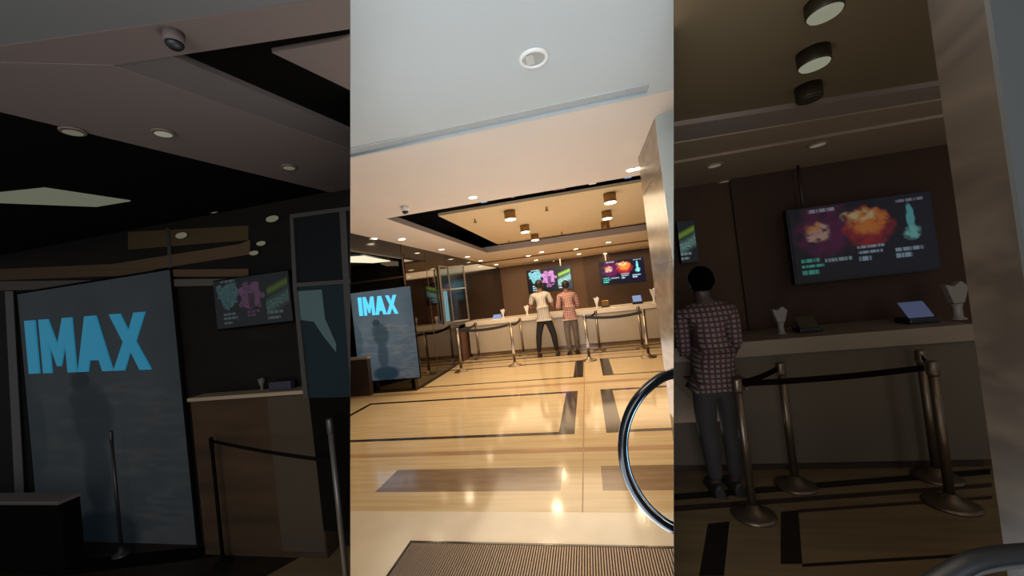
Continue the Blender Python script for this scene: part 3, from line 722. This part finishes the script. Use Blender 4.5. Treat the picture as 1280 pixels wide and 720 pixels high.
def person(label, loc, rz, hgt, spread, mats, elbow=.27, hand=(.16, .36, 1.10), lean=0, headturn=0, sleeve=.6, feet=None):
    s = hgt/1.76
    t = thing('person', loc, label, 'person', rz=rz)
    def S(p): return (p[0]*s, p[1]*s, p[2]*s)
    J = {}; E = []
    def j(n, p, r, to=None):
        J[n] = (S(p), (r[0]*s, r[1]*s) if isinstance(r, tuple) else r*s)
        if to: E.append((to, n))
    lx = lean
    j('pelvis', (0, 0, .95), (.15, .105)); j('waist', (lx*.3, 0, 1.10), (.125, .09), 'pelvis'); j('chest', (lx*.8, .0, 1.30), (.155, .1), 'waist'); j('upper', (lx, .0, 1.42), (.12, .075), 'chest')
    j('neck', (lx, .005, 1.51), .06, 'upper'); j('jaw', (lx+headturn*.01, .025, 1.562), (.056, .066), 'neck'); j('skull', (lx+headturn*.01, .015, 1.64), (.074, .088), 'jaw'); j('crown', (lx+headturn*.01, .01, 1.688), (.046, .055), 'skull')
    for sd, q in ((-1, 'L'), (1, 'R')):
        j('sh'+q, (lx+sd*.175, 0, 1.41), .055, 'upper'); j('el'+q, (lx+sd*elbow, .0, 1.13), .041, 'sh'+q)
        j('wr'+q, (lx+sd*hand[0], hand[1]-.08, hand[2]), .027, 'el'+q); j('pa'+q, (lx+sd*(hand[0]-.01), hand[1], hand[2]), (.036, .018), 'wr'+q)
        hx, hy, hz = lx+sd*(hand[0]-.01), hand[1], hand[2]
        for k, (fx, L) in enumerate(((-.03, .068), (-.011, .078), (.009, .072), (.028, .056))):
            j('k%d%s' % (k, q), (hx-sd*fx*-1, hy+.045, hz), .010, 'pa'+q); j('f%d%s' % (k, q), (hx+sd*fx*1.15, hy+.045+L*.55, hz-.006), .009, 'k%d%s' % (k, q)); j('g%d%s' % (k, q), (hx+sd*fx*1.2, hy+.045+L, hz-.022), .0075, 'f%d%s' % (k, q))
        j('t0'+q, (hx-sd*.045, hy+.01, hz-.004), .011, 'pa'+q); j('t1'+q, (hx-sd*.062, hy+.045, hz-.012), .009, 't0'+q)
        fx = feet[0 if sd < 0 else 1] if feet else (sd*spread, 0)
        j('hip'+q, (sd*.085, 0, .87), .09, 'pelvis'); j('kn'+q, (sd*.5*(.09)+fx[0]*.6, .015+fx[1]*.5, .49), .058, 'hip'+q); j('an'+q, (fx[0], -.01+fx[1], .09), .038, 'kn'+q); j('to'+q, (fx[0]*1.06, .11+fx[1], .045), (.038, .03), 'an'+q)
    skin_obj('body', J, E, mats['skin'], t, 'pelvis')
    # shirt
    g = 1.16
    JS = {}; ES = []
    def js(n, p, r, to=None):
        JS[n] = (S(p), (r[0]*s, r[1]*s) if isinstance(r, tuple) else r*s)
        if to: ES.append((to, n))
    js('hem', (0, -.002, .89), (.19, .13)); js('pel', (0, 0, .97), (.185, .128), 'hem'); js('wa', (lx*.3, 0, 1.12), (.178, .124), 'pel'); js('ch', (lx*.8, -.002, 1.30), (.188, .128), 'wa'); js('up', (lx, -.004, 1.425), (.14, .095), 'ch'); js('col', (lx, .0, 1.515), (.078, .072), 'up')
    for sd, q in ((-1, 'L'), (1, 'R')):
        a = Vector((lx+sd*.18, 0, 1.405)); b = Vector((lx+sd*elbow, 0, 1.13)); w = Vector((lx+sd*hand[0], hand[1]-.08, hand[2]))
        js('s'+q, tuple(a), .068, 'up')
        if sleeve < 1: js('m'+q, tuple(a.lerp(b, .45)), .061, 's'+q); js('e'+q, tuple(a.lerp(b, sleeve)), .056, 'm'+q)
        else: js('m'+q, tuple(a.lerp(b, .5)), .062, 's'+q); js('e'+q, tuple(b), .056, 'm'+q); js('w'+q, tuple(b.lerp(w, sleeve-1)), .044, 'e'+q)
    skin_obj('shirt', JS, ES, mats['shirt'], t, 'pel')
    JT = {}; ET = []
    def jt(n, p, r, to=None):
        JT[n] = (S(p), (r[0]*s, r[1]*s) if isinstance(r, tuple) else r*s)
        if to: ET.append((to, n))
    jt('w', (0, 0, .99), (.15, .108)); jt('p', (0, -.004, .91), (.165, .122), 'w')
    for sd, q in ((-1, 'L'), (1, 'R')):
        fx = feet[0 if sd < 0 else 1] if feet else (sd*spread, 0)
        jt('h'+q, (sd*.088, -.004, .80), .104, 'p'); kn = Vector((sd*.5*(.09)+fx[0]*.6, .015+fx[1]*.5, .49)); an = Vector((fx[0], -.012+fx[1], .10))
        jt('k'+q, tuple(kn), .074, 'h'+q); jt('c'+q, tuple(kn.lerp(an, .4)+Vector((0, -.012, 0))), .068, 'k'+q); jt('a'+q, tuple(an), .052, 'c'+q)
    skin_obj('trousers', JT, ET, mats['trousers'], t, 'p')
    # shoes
    for sd in (-1, 1):
        fx = feet[0 if sd < 0 else 1] if feet else (sd*spread, 0)
        x0, y0 = fx[0]*s, fx[1]*s
        bm = BM()
        prof = [(-.075, .032, .07), (-.05, .04, .09), (0, .042, .085), (.07, .046, .06), (.13, .045, .045), (.175, .03, .03)]
        rings = []
        for (yy, wd, ht) in prof:
            rings.append([bm.verts.new((x0+wd*s*math.cos(a)*1.05, y0+yy*s, .012*s+ht*s*max(0, math.sin(a)) )) for a in [PI*k/8 for k in range(9)]])
        for a, b in zip(rings, rings[1:]):
            for k in range(8): f = bm.faces.new((a[k], a[k+1], b[k+1], b[k])); f.smooth = True
            bm.faces.new((a[0], b[0], b[8], a[8]))
        bm.faces.new(rings[0]); bm.faces.new(rings[-1][::-1])
        sh = new('shoe', bm, mats['shoe'], t)
        bm = BM(); box(bm, x0-.048*s, x0+.048*s, y0-.078*s, y0+.17*s, .0, .0118*s); new('sole', bm, mats['sole'], sh, bevel=.004)
    # hair cap: ellipsoid with lumpy surface, open at the face
    hc = Vector(S((lx+headturn*.01, .002, 1.655)))
    bm = BM(); bmesh.ops.create_icosphere(bm, subdivisions=4, radius=1)
    dele = []
    for v in bm.verts:
        n_ = v.co.copy()
        if (n_.y > .35 and n_.z < .35) or n_.z < -.86 or (n_.z < -.2 and n_.y > .05): dele.append(v)
        k = 1+.06*noise.noise(n_*6)+.03*noise.noise(n_*19)
        v.co = hc + Vector((n_.x*.089*k*s, n_.y*.110*k*s - .004, n_.z*.106*k*s))
    bmesh.ops.delete(bm, geom=dele, context='VERTS')
    for f in bm.faces: f.smooth = True
    o = new('hair', bm, mats['hair'], t); so = o.modifiers.new('thick', 'SOLIDIFY'); so.thickness = .008*s; so.offset = -1
    # ears, nose, eyes, mouth
    for sd in (-1, 1):
        bm = BM(); bmesh.ops.create_icosphere(bm, subdivisions=2, radius=1)
        for v in bm.verts: v.co = Vector((v.co.x*.012*s, v.co.y*.020*s, v.co.z*.032*s))+Vector(S((lx+sd*.082, .012, 1.622)))
        new('ear', bm, mats['skin'], t)
        bm = BM(); bmesh.ops.create_icosphere(bm, subdivisions=2, radius=.011*s)
        for v in bm.verts: v.co += Vector(S((lx+sd*.03, .088, 1.632)))
        new('eye', bm, mats['eye'], t)
    bm = BM(); lathe(bm, S((lx, .094, 1.588)), [(.014*s, 0), (.010*s, .02*s), (.006*s, .045*s)], 10, sy=1.3); new('nose', bm, mats['skin'], t)
    bm = BM(); box(bm, (lx-.022)*s, (lx+.022)*s, .078*s, .092*s, 1.560*s, 1.568*s); new('mouth', bm, mats['mouth'], t, bevel=.002)
    return t
mouthm = mat('lip', (120, 60, 55), .5); eyem = mat('eye_white', (225, 220, 210), .3)
q1 = onz(686, 445); 
hA = ony(674, 348, q1.y).z
sprd = (onz(697, 443).x-onz(674.5, 445).x)/2
person('man in pale striped shirt and black trousers standing at the ticket counter', (q1.x, q1.y-.02, 0), 0, hA*.985, .17,
       dict(skin=M_['skin'], shirt=M_['stripe'], trousers=M_['trousers_black'], shoe=M_['shoe'], sole=M_['sole'], hair=M_['hair'], eye=eyem, mouth=mouthm), elbow=.265, hand=(.17, .36, 1.08), sleeve=.78, feet=((-.205, 0), (.205, .03)), lean=-.035)
q2 = onz(718, 442.5)
hB = ony(712, 348, q2.y).z
person('man in red and white checked shirt and faded jeans at the ticket counter', (q2.x, q2.y, 0), .25, hB*.985, .1,
       dict(skin=M_['skin'], shirt=M_['check'], trousers=M_['jeans'], shoe=M_['shoe'], sole=M_['sole'], hair=M_['hair'], eye=eyem, mouth=mouthm), elbow=.235, hand=(.16, .33, 1.08), sleeve=1.55, feet=((-.10, -.02), (.10, .04)), lean=-.02)

# ================================================================== RIGHT BAY (dim room with bar)
ZR = -.155; ZRC = 2.36
W = 'r'
def bay_floor_r(bm):
    # paving strips follow the slightly turned bar front
    quad(bm, [(0, .3, ZR), (7, .3, ZR), (7, 4.2, ZR), (0, 4.2, ZR)], 0)
def strip_r(bm, pts, mi, dz=.0008):
    prism(bm, [Vector((onz(x, y, ZR).x, onz(x, y, ZR).y, ZR+dz)) for x, y in pts], (0, 0, .0006), mi)
def floor_r(bm):
    bay_floor_r(bm)
    for pts, mi in (([(838, 618), (1238, 586), (1238, 593), (838, 626)], 2), ([(838, 633), (1240, 604), (1240, 609), (838, 640)], 1),
                    ([(874, 720), (885, 655), (912, 652), (905, 720)], 2), ([(976, 705), (976, 640), (998, 638), (1003, 705)], 2),
                    ([(1003, 705), (1240, 690), (1240, 694), (1003, 709)], 2), ([(998, 637), (1240, 620), (1240, 624), (998, 641)], 1)):
        strip_r(bm, pts, mi)
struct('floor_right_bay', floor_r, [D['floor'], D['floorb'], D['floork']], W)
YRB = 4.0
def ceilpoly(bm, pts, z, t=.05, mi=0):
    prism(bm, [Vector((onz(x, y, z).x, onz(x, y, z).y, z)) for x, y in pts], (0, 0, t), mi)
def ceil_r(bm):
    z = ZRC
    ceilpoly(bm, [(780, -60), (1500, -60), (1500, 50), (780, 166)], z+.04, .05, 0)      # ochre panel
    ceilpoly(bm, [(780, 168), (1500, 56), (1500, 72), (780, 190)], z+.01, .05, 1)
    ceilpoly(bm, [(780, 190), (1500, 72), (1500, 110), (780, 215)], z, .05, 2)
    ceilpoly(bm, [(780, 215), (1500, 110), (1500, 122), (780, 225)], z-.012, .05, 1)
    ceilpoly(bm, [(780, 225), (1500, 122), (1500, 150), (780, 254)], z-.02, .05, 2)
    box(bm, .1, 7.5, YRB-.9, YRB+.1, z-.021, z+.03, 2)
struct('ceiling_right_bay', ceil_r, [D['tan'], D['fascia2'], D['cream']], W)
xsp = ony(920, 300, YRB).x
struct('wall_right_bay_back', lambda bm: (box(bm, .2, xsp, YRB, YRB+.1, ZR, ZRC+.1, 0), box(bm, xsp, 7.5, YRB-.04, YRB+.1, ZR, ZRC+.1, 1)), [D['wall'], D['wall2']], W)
# counter
yq = 2.80
a = onz(850, 602, ZR); b = onz(1225, 573, ZR)
yR = (a.y+b.y)/2; zR = ony(1050, 418, yR-.03).z
xr0 = .4; xr1 = ony(1208, 400, yR).x
t = thing('bar_counter', ((xr0+xr1)/2, yR, ZR), 'dim stone bar counter with pale top at the right side, below the large menu screen', 'counter')
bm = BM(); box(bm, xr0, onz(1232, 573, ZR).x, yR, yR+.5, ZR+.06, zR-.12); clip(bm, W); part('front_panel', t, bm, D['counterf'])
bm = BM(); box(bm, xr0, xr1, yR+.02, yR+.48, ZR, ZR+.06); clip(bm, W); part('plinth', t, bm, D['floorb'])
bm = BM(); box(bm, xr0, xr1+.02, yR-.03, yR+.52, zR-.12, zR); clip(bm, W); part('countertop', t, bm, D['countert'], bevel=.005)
# screens
mscrd = vmat('screen_glow_dim', .19, .6)
YRT = 3.75
screen('large dim menu screen with burger picture and cyan bottle on the right brown wall', (985, 264), (1162, 241), (998, 353), YRT, food, mscrd, ZRC-.02, polex=.16, mp=D['brass'], bez=D['blackp'], group='dim menu screens')
screen('partly seen dim menu screen behind the man with black hair', (846, 278), (868, 275.5), (846, 330), YRT, drinks, mscrd, ZRC, u0=.72, bez=D['blackp'], pole=False, group='dim menu screens')
flower_stand(977, 415, yR+.2, zR, .74, D['white'], 'dim white fan-topped dispenser on the right bar counter, left one', 'dispensers on the dim bar')
flower_stand(1199, 405, yR+.2, zR, .95, D['white'], 'dim white fan-topped dispenser at the right end of the dim bar', 'dispensers on the dim bar')
terminal(1148, 402, yR+.2, zR, .9, D['blackp'], D['card'], 'dim black terminal with blue screen on the right bar counter', 'terminals on the dim bar')
terminal(1010, 412, yR+.2, zR, .74, D['blackp'], D['brass'], 'low dark terminal beside the left dispenser on the dim bar', 'terminals on the dim bar')
# stanchions
qf = onz(941, 648, ZR); hR = ony(923, 474, qf.y).z-ZR
GR = 'dim barrier posts in the right bay'
sr = {}
for k, (x, y, lb) in {'e': (942, 650, 'dim barrier post beside the checked shirt man, front row, foreground right bay'), 'f': (988, 607, 'dim barrier post in back row nearer the man, right bay'),
                      'g': (1189, 637, 'rightmost dim barrier post with wide round base, right bay'), 'h': (1160, 597, 'dim barrier post against the bar, just left of the rightmost')}.items():
    q = onz(x, y-6, ZR); q.y -= .07 if k in 'fh' else 0; sr[k] = q; stanchion((q.x, q.y, ZR), hR, lb, GR, D['steel'], D['steel'], .85)
for a_, b_, lb in (('e', 'g', 'long dim dark belt across the front, right bay'), ('e', 'f', 'short dim dark belt beside the checked shirt man, right bay'), ('g', 'h', 'short dim dark belt at the right end, right bay')):
    belt(sr[a_], sr[b_], ZR+hR-.04, lb, D['belt'], .012, .019, 'dim belts in the right bay')
# man
q3 = onz(889, 612, ZR); h3 = ony(869, 325, q3.y).z-ZR
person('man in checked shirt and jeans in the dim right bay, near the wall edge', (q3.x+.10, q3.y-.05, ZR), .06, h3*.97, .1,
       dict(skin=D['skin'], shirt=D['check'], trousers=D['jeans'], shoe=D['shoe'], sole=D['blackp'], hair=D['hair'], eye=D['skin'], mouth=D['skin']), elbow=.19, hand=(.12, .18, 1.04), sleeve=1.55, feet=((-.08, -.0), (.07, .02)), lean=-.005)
# pillar
pf = ony(1222, 450, 1.02); xP = pf.x; yP1 = ony(1215, 400, pf.y).y
e2 = onx(1260, 160, xP)
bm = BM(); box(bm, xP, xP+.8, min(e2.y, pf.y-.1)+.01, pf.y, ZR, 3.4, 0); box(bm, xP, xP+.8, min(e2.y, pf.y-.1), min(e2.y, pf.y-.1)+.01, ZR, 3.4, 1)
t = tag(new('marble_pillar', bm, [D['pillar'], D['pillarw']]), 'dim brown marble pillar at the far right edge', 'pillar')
# cans and downlights
for i, (x, y, lb) in enumerate(((1031, 17, 'nearest dim can light on the ochre ceiling, right bay'), (1018, 81, 'middle dim can light on the ochre ceiling, right bay'), (1012, 124, 'farthest unlit can light on the ochre ceiling, right bay'))):
    hc_ = (.050, .065, .075)[i]; z = ZRC+.04; p = onz(x, y, z-hc_)
    t = thing('can_light', (p.x, p.y, z), lb, 'ceiling light', 'dim can lights')
    r = (.057, .062, .06)[i]
    bm = BM(); lathe(bm, (0, 0, 0), [(r, -hc_), (r*1.02, -hc_+.006), (r*1.02, -.0005)], 28); new('can_body', bm, D['brass'], t)
    bm = BM(); lathe(bm, (0, 0, 0), [(r*.86, -hc_-.008), (r*.94, -hc_-.0005)], 28); new('lens', bm, D['glow'] if i != 2 else D['brass'], t)
for x, y, lb in ((1022, 180, 'dim downlight in the bar ceiling, nearer one above the large screen'), (893, 206, 'dim downlight in the bar ceiling, nearer one above the man'), (904, 227, 'dim downlight near the bar wall above the man'), (1008, 226, 'dim downlight near the bar wall at the screen pole')):
    downlight(x, y, ZRC-.0235, .06, lb, 'dim downlights, right bay', D['glow3'], D['cream'])
# handrail end in the right bay
handrail([(1150, 740), (1185, 718), (1215, 702), (1250, 694), (1300, 690)], C+ray(1240, 700)*(.8/ray(1240, 700).y), (1, .2), 'dark curved handrail top in the bottom right corner', .013, D['blackp'], D['pillarw'], W, .022, (1260, 800))

# ================================================================== LEFT BAY (dim glass room)
ZLF = -.38; ZLC = 2.43
W = 'l'
YLW = onz(230, 690, ZLF).y+.12
def floor_l(bm):
    quad(bm, [(-8, .3, ZLF), (0, .3, ZLF), (0, YLW+1, ZLF), (-8, YLW+1, ZLF)], 0)
    for pts, mi in (([(60, 722), (60, 704), (390, 668), (420, 672), (240, 700)], 1), ([(330, 722), (380, 694), (438, 668), (438, 722)], 2), ([(240, 722), (330, 690), (350, 690), (275, 722)], 3)):
        prism(bm, [Vector((onz(x, y, ZLF).x, onz(x, y, ZLF).y, ZLF+.0008)) for x, y in pts], (0, 0, .0006), mi)
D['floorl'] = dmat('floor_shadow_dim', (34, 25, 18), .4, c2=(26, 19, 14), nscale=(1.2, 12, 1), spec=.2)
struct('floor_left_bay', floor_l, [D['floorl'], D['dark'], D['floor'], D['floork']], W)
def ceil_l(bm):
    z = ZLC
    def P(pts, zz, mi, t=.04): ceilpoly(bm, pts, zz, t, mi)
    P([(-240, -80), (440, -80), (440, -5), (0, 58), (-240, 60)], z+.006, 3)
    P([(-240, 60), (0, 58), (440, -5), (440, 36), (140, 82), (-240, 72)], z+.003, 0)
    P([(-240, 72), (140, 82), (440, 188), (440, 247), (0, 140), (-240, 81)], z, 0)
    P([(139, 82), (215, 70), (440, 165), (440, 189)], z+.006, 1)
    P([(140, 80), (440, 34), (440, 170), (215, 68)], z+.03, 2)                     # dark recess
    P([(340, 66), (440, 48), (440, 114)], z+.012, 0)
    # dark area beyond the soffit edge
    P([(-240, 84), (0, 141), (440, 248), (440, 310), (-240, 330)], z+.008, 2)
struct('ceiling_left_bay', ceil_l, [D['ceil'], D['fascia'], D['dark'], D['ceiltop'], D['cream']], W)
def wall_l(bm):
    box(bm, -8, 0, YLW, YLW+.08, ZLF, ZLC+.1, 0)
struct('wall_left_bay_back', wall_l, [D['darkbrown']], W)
def wp(px, py, d=.0): return ony(px, py, YLW-d)
def strip_l(name, pts, m, dep=.012, kind='structure', t=.008):
    bm = BM(); prism(bm, [wp(x, y, dep) for x, y in pts], (0, t, 0)); clip(bm, W); return new(name, bm, m, kind=kind)
strip_l('trim_reflection_a', [(-40, 338), (140, 330), (300, 305), (312, 300), (312, 318), (140, 345), (-40, 352)], D['soffit_refl'])  # this and the next two strips: soffit reflections put in as trims
strip_l('trim_reflection_b', [(95, 338), (310, 336), (310, 346), (95, 345)], D['soffit_refl'], .02)
strip_l('trim_reflection_c', [(160, 200+90), (310, 282), (310, 300), (160, 312)], dmat('soffit_reflection_olive_dim', (62, 48, 28), .8, spec=.1), .006)
strip_l('trim_9', [(207, 285), (211, 285), (216, 350), (212, 350)], D['frame'], .014)
strip_l('trim_10', [(-40, 352), (310, 348), (310, 356), (-40, 364)], dmat('grey_rail_dim', (66, 56, 48), .8), .02)
poster('cinema_poster', (22, 368), (214, 356), (36, 684), 'large dim blue-grey IMAX lightbox poster with painted dark figure reflection, far left', YLW-.03,
       vmat('poster_glow_dim', .12, .8), emat('imax_blue_dim', (28, 106, 134), 1.0), D['dark'], ((33, 401), (190, 452)))
strip_l('trim_11', [(6, 364), (16, 364), (34, 690), (22, 690)], D['frame'], .02)
# same ceiling light reflection, built as a glowing panel
q = [onz(x, y, ZLC) for x, y in ((-30, 244), (56, 235), (163, 251), (120, 258), (-30, 252))]
bm = BM(); prism(bm, [(v.x, v.y, ZLC-.004) for v in q], (0, 0, .008))
tag(new('reflected_light_panel', bm, D['panelrefl']), 'dim pale light panel reflection, built above the big IMAX poster at left', 'ceiling light')
for x, y, lb, m in ((91, 163, 'dim downlight at the soffit edge, leftmost', 'glow3'), (204, 165, 'dim round downlight in the middle of the soffit', 'glow'), (361, 208, 'dim downlight toward the right end of the soffit', 'glow3')):
    downlight(x, y, ZLC-.001, .040, lb, 'dim soffit downlights', D[m], D['ceil'])
for x, y, lb in ((265, 262, 'dim small lamp above the glass booth, left'), (224, 294, 'dim small lamp high on the dark glass'), (338, 273, 'dim small lamp above the glass booth, right'), (324, 304, 'dim small lamp lower above the glass booth'), (315, 316, 'tiny dim lamp left of the glass booth')):
    p = wp(x, y, .05)
    t = thing('spot_lamp', (p.x, YLW, p.z), lb, 'spot lamp', 'small lamps on the dark wall')
    bm = BM(); lathe(bm, (0, -.001, 0), [(.012, 0), (.012, .03)], 12, axis=Vector((0, -1, 0))); new('arm', bm, D['dark'], t)
    bm = BM(); lathe(bm, (0, -.032, 0), [(.062 if y < 300 else .045, 0), (.05 if y < 300 else .035, .012)], 20, axis=Vector((0, -1, 0))); o = new('lens', bm, emat('lamp_faint', (96, 92, 76), 1), t); o.scale = (1, 1, .42)
# dome camera
p = onz(217, 42, ZLC)
t = thing('dome_camera', (p.x, p.y, ZLC+.003), 'dim dome security camera on the ceiling, upper left', 'security camera')
bm = BM(); lathe(bm, (0, 0, 0), [(.026, -.036), (.029, -.032), (.029, -.0005)], 24); new('housing', bm, D['fascia'], t)
bm = BM(); lathe(bm, (0, 0, 0), [(.006, -.056), (.016, -.053), (.024, -.044), (.025, -.0365)], 24); new('dome', bm, D['blackp'], t)
# counter reflection in the glass, built as a solid counter right of the poster
yl = YLW-.14
za = ony(310, 492, yl).z; xa = ony(238, 500, yl).x; xb = ony(389, 500, yl).x
t = thing('reflected_back_counter', ((xa+xb)/2, yl, ZLF), 'reflected brown counter with pale ledge, built right of the big IMAX poster', 'counter')
bm = BM(); box(bm, xa, xb, yl, yl+.13, ZLF, za-.03); part('front_panel', t, bm, D['brownbox'])  # front panel and, next, ledge of the counter reflection
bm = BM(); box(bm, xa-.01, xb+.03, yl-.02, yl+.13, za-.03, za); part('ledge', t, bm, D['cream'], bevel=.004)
bm = BM(); x0_ = ony(340, 560, yl-.003).x; box(bm, x0_, xb-.01, yl-.004, yl-.0005, ZLF+.05, za-.04); part('reflected_inset_panel', t, bm, dmat('inset_panel_reflection_dim', (60, 50, 38), .8, spec=.1))
screen('very dim menu screen reflection, built as a screen right of the big IMAX poster', (266, 352), (360, 340), (268, 412), YLW-.08, drinks, vmat('screen_reflection_faint', .06, .6), ZLC, pole=False, bez=D['dark'], group='dim menu screens')  # reflected menu screen, built as a faintly glowing one
flower_stand(327, 480, yl+.08, za, .34, D['fascia'], 'small dim fan-topped dispenser on the reflected brown counter', 'dispensers on the dim bar')
bm = BM(); p = ony(352, 484, yl+.05); box(bm, p.x-.10, p.x+.10, yl+.03, yl+.08, za, za+.07)
tag(new('till_box', bm, dmat('mauve_box_dim', (34, 30, 40), .6), bevel=.006), 'small dark mauve box at the right end of the reflected brown counter', 'box')
# booth
yb = YLW-.5
zb0 = ony(400, 497, yb).z; zb1 = ony(400, 262, yb).z; zbm = ony(400, 352, yb).z
A = ony(364, 300, yb); B = ony(424, 300, yb); Cx = ony(446, 300, yb+.1)
t = thing('glass_booth', (A.x, yb, ZLF), 'dim metal framed glass booth with a dark figure shape, left bay by the wall edge', 'glass booth')
def barp(nm, pts, m, dep=0, th=.015):
    bm = BM(); prism(bm, [ony(x, y, yb-dep) for x, y in pts], (0, th, 0)); clip(bm, W); part(nm, t, bm, m)
barp('post', [(362, 268), (366, 268), (371, 360), (385, 497), (379, 497), (366, 360)], D['frame'], .01)
barp('post', [(424, 262), (432, 261), (437.8, 375), (437.8, 480), (430, 375)], D['frame'], .01)
barp('top_rail', [(362, 268), (437, 258), (437, 263), (362, 273)], D['frame'], .012)
barp('middle_rail', [(367, 354), (437.8, 349), (437.8, 354), (367, 359)], D['frame'], .012)
barp('glass_pane', [(364, 270), (438, 260), (438, 352), (368, 357)], dmat('dark_teal_dim', (10, 12, 12), .5, spec=.1))
barp('glass_pane', [(368, 357), (438, 352), (438, 497), (384, 497)], D['teal'])
barp('pale_pane', [(372, 364), (402, 362), (406, 398), (420, 430), (420, 440), (404, 420), (392, 402), (376, 400)], D['paleteal'], .004, .002)
barp('base_column', [(386, 498), (437.8, 496), (437.8, 664), (405, 664)], D['dark'], 0, .12)
# dim barrier posts; the faint one is a reflection built solid
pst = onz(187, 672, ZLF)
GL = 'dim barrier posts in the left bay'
dl = dmat('steel_reflection_very_dim', (48, 44, 44), .4, metal=.5)
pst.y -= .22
stanchion((pst.x+.03, pst.y, ZLF), ony(183, 536, pst.y).z-ZLF, 'faint barrier post reflection, built as a post before the big IMAX poster', GL, dl, dl, .42)
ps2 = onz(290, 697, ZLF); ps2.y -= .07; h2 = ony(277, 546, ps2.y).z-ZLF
stanchion((ps2.x, ps2.y, ZLF), h2, 'dark barrier post in front of the reflected brown counter', GL, D['dark'], D['dark'], .42)
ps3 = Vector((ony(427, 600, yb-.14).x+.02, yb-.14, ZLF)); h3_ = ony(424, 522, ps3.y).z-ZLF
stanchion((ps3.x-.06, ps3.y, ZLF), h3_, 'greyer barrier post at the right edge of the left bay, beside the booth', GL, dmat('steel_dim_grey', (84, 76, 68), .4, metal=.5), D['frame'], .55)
belt(ps2, (ps3.x-.06, ps3.y), ZLF+min(h2, h3_)-.03, 'dark belt sloping between two posts in front of the reflected brown counter', D['dark'], .01, .012, 'dim belts in the left bay')
# same counter reflection, built as a low white-topped block, bottom left
zb_ = 0.1
p0 = ony(74, 626, YLW-.42); ZK = p0.z 
t = thing('reflected_side_counter', (p0.x-.6, p0.y, ZLF), 'reflected low dark counter with pale top, built as a block in the bottom left corner', 'counter')
bm = BM(); box(bm, p0.x-1.4, p0.x, p0.y, p0.y+.12, ZLF, ZK-.03); part('front_panel', t, bm, D['dark'])
bm = BM(); box(bm, p0.x-1.42, p0.x+.005, p0.y-.01, p0.y+.13, ZK-.03, ZK); part('countertop', t, bm, D['fascia'], bevel=.004)

# ================================================================== LIGHT
w = bpy.data.worlds.new('World'); scene.world = w; w.use_nodes = True
w.node_tree.nodes['Background'].inputs[0].default_value = (.9, .95, 1, 1); w.node_tree.nodes['Background'].inputs[1].default_value = .25
# added cool fill lamps around the viewer, standing in for daylight
add_light('AREA', (0, -2.6, 1.6), 150, (235, 244, 255), 3.2, rot=(math.radians(90), 0, 0), sy=2.4)
add_light('POINT', (0, .25, .5), 14, (240, 246, 250), .3)
add_light('AREA', (-.2, 1.2, ZC-.03), 22, (255, 240, 220), .8, rot=(0, 0, 0))
add_light('AREA', (-1.0, 6.3, ZC-.05), 85, (255, 228, 190), 2.6, rot=(0, 0, 0), sy=3)
add_light('AREA', (-.5, 11.6, ZL-.03), 110, (255, 220, 175), 6, rot=(0, 0, 0), sy=2.4)

fills = [add_light('AREA', (-.6, 5.2, .25), 54, (255, 244, 236), 3.2, rot=(PI, 0, 0), sy=4.5),
         add_light('AREA', (-.2, 1.2, .25), 26, (228, 242, 255), 1.0, rot=(PI, 0, 0), sy=1.6),
         add_light('AREA', (2.3, 1.3, ZRC-.05), 5, (255, 226, 186), 1.5, rot=(0, 0, 0), sy=1.2),
         add_light('AREA', (2.2, 1.6, ZR+.1), 3.5, (255, 226, 186), 1.4, rot=(PI, 0, 0), sy=1.0),
         add_light('AREA', (-2.0, 1.4, ZLF+.1), 3.0, (255, 226, 196), 1.4, rot=(PI, 0, 0), sy=1.0)]
for f in fills: f.data.specular_factor = 0
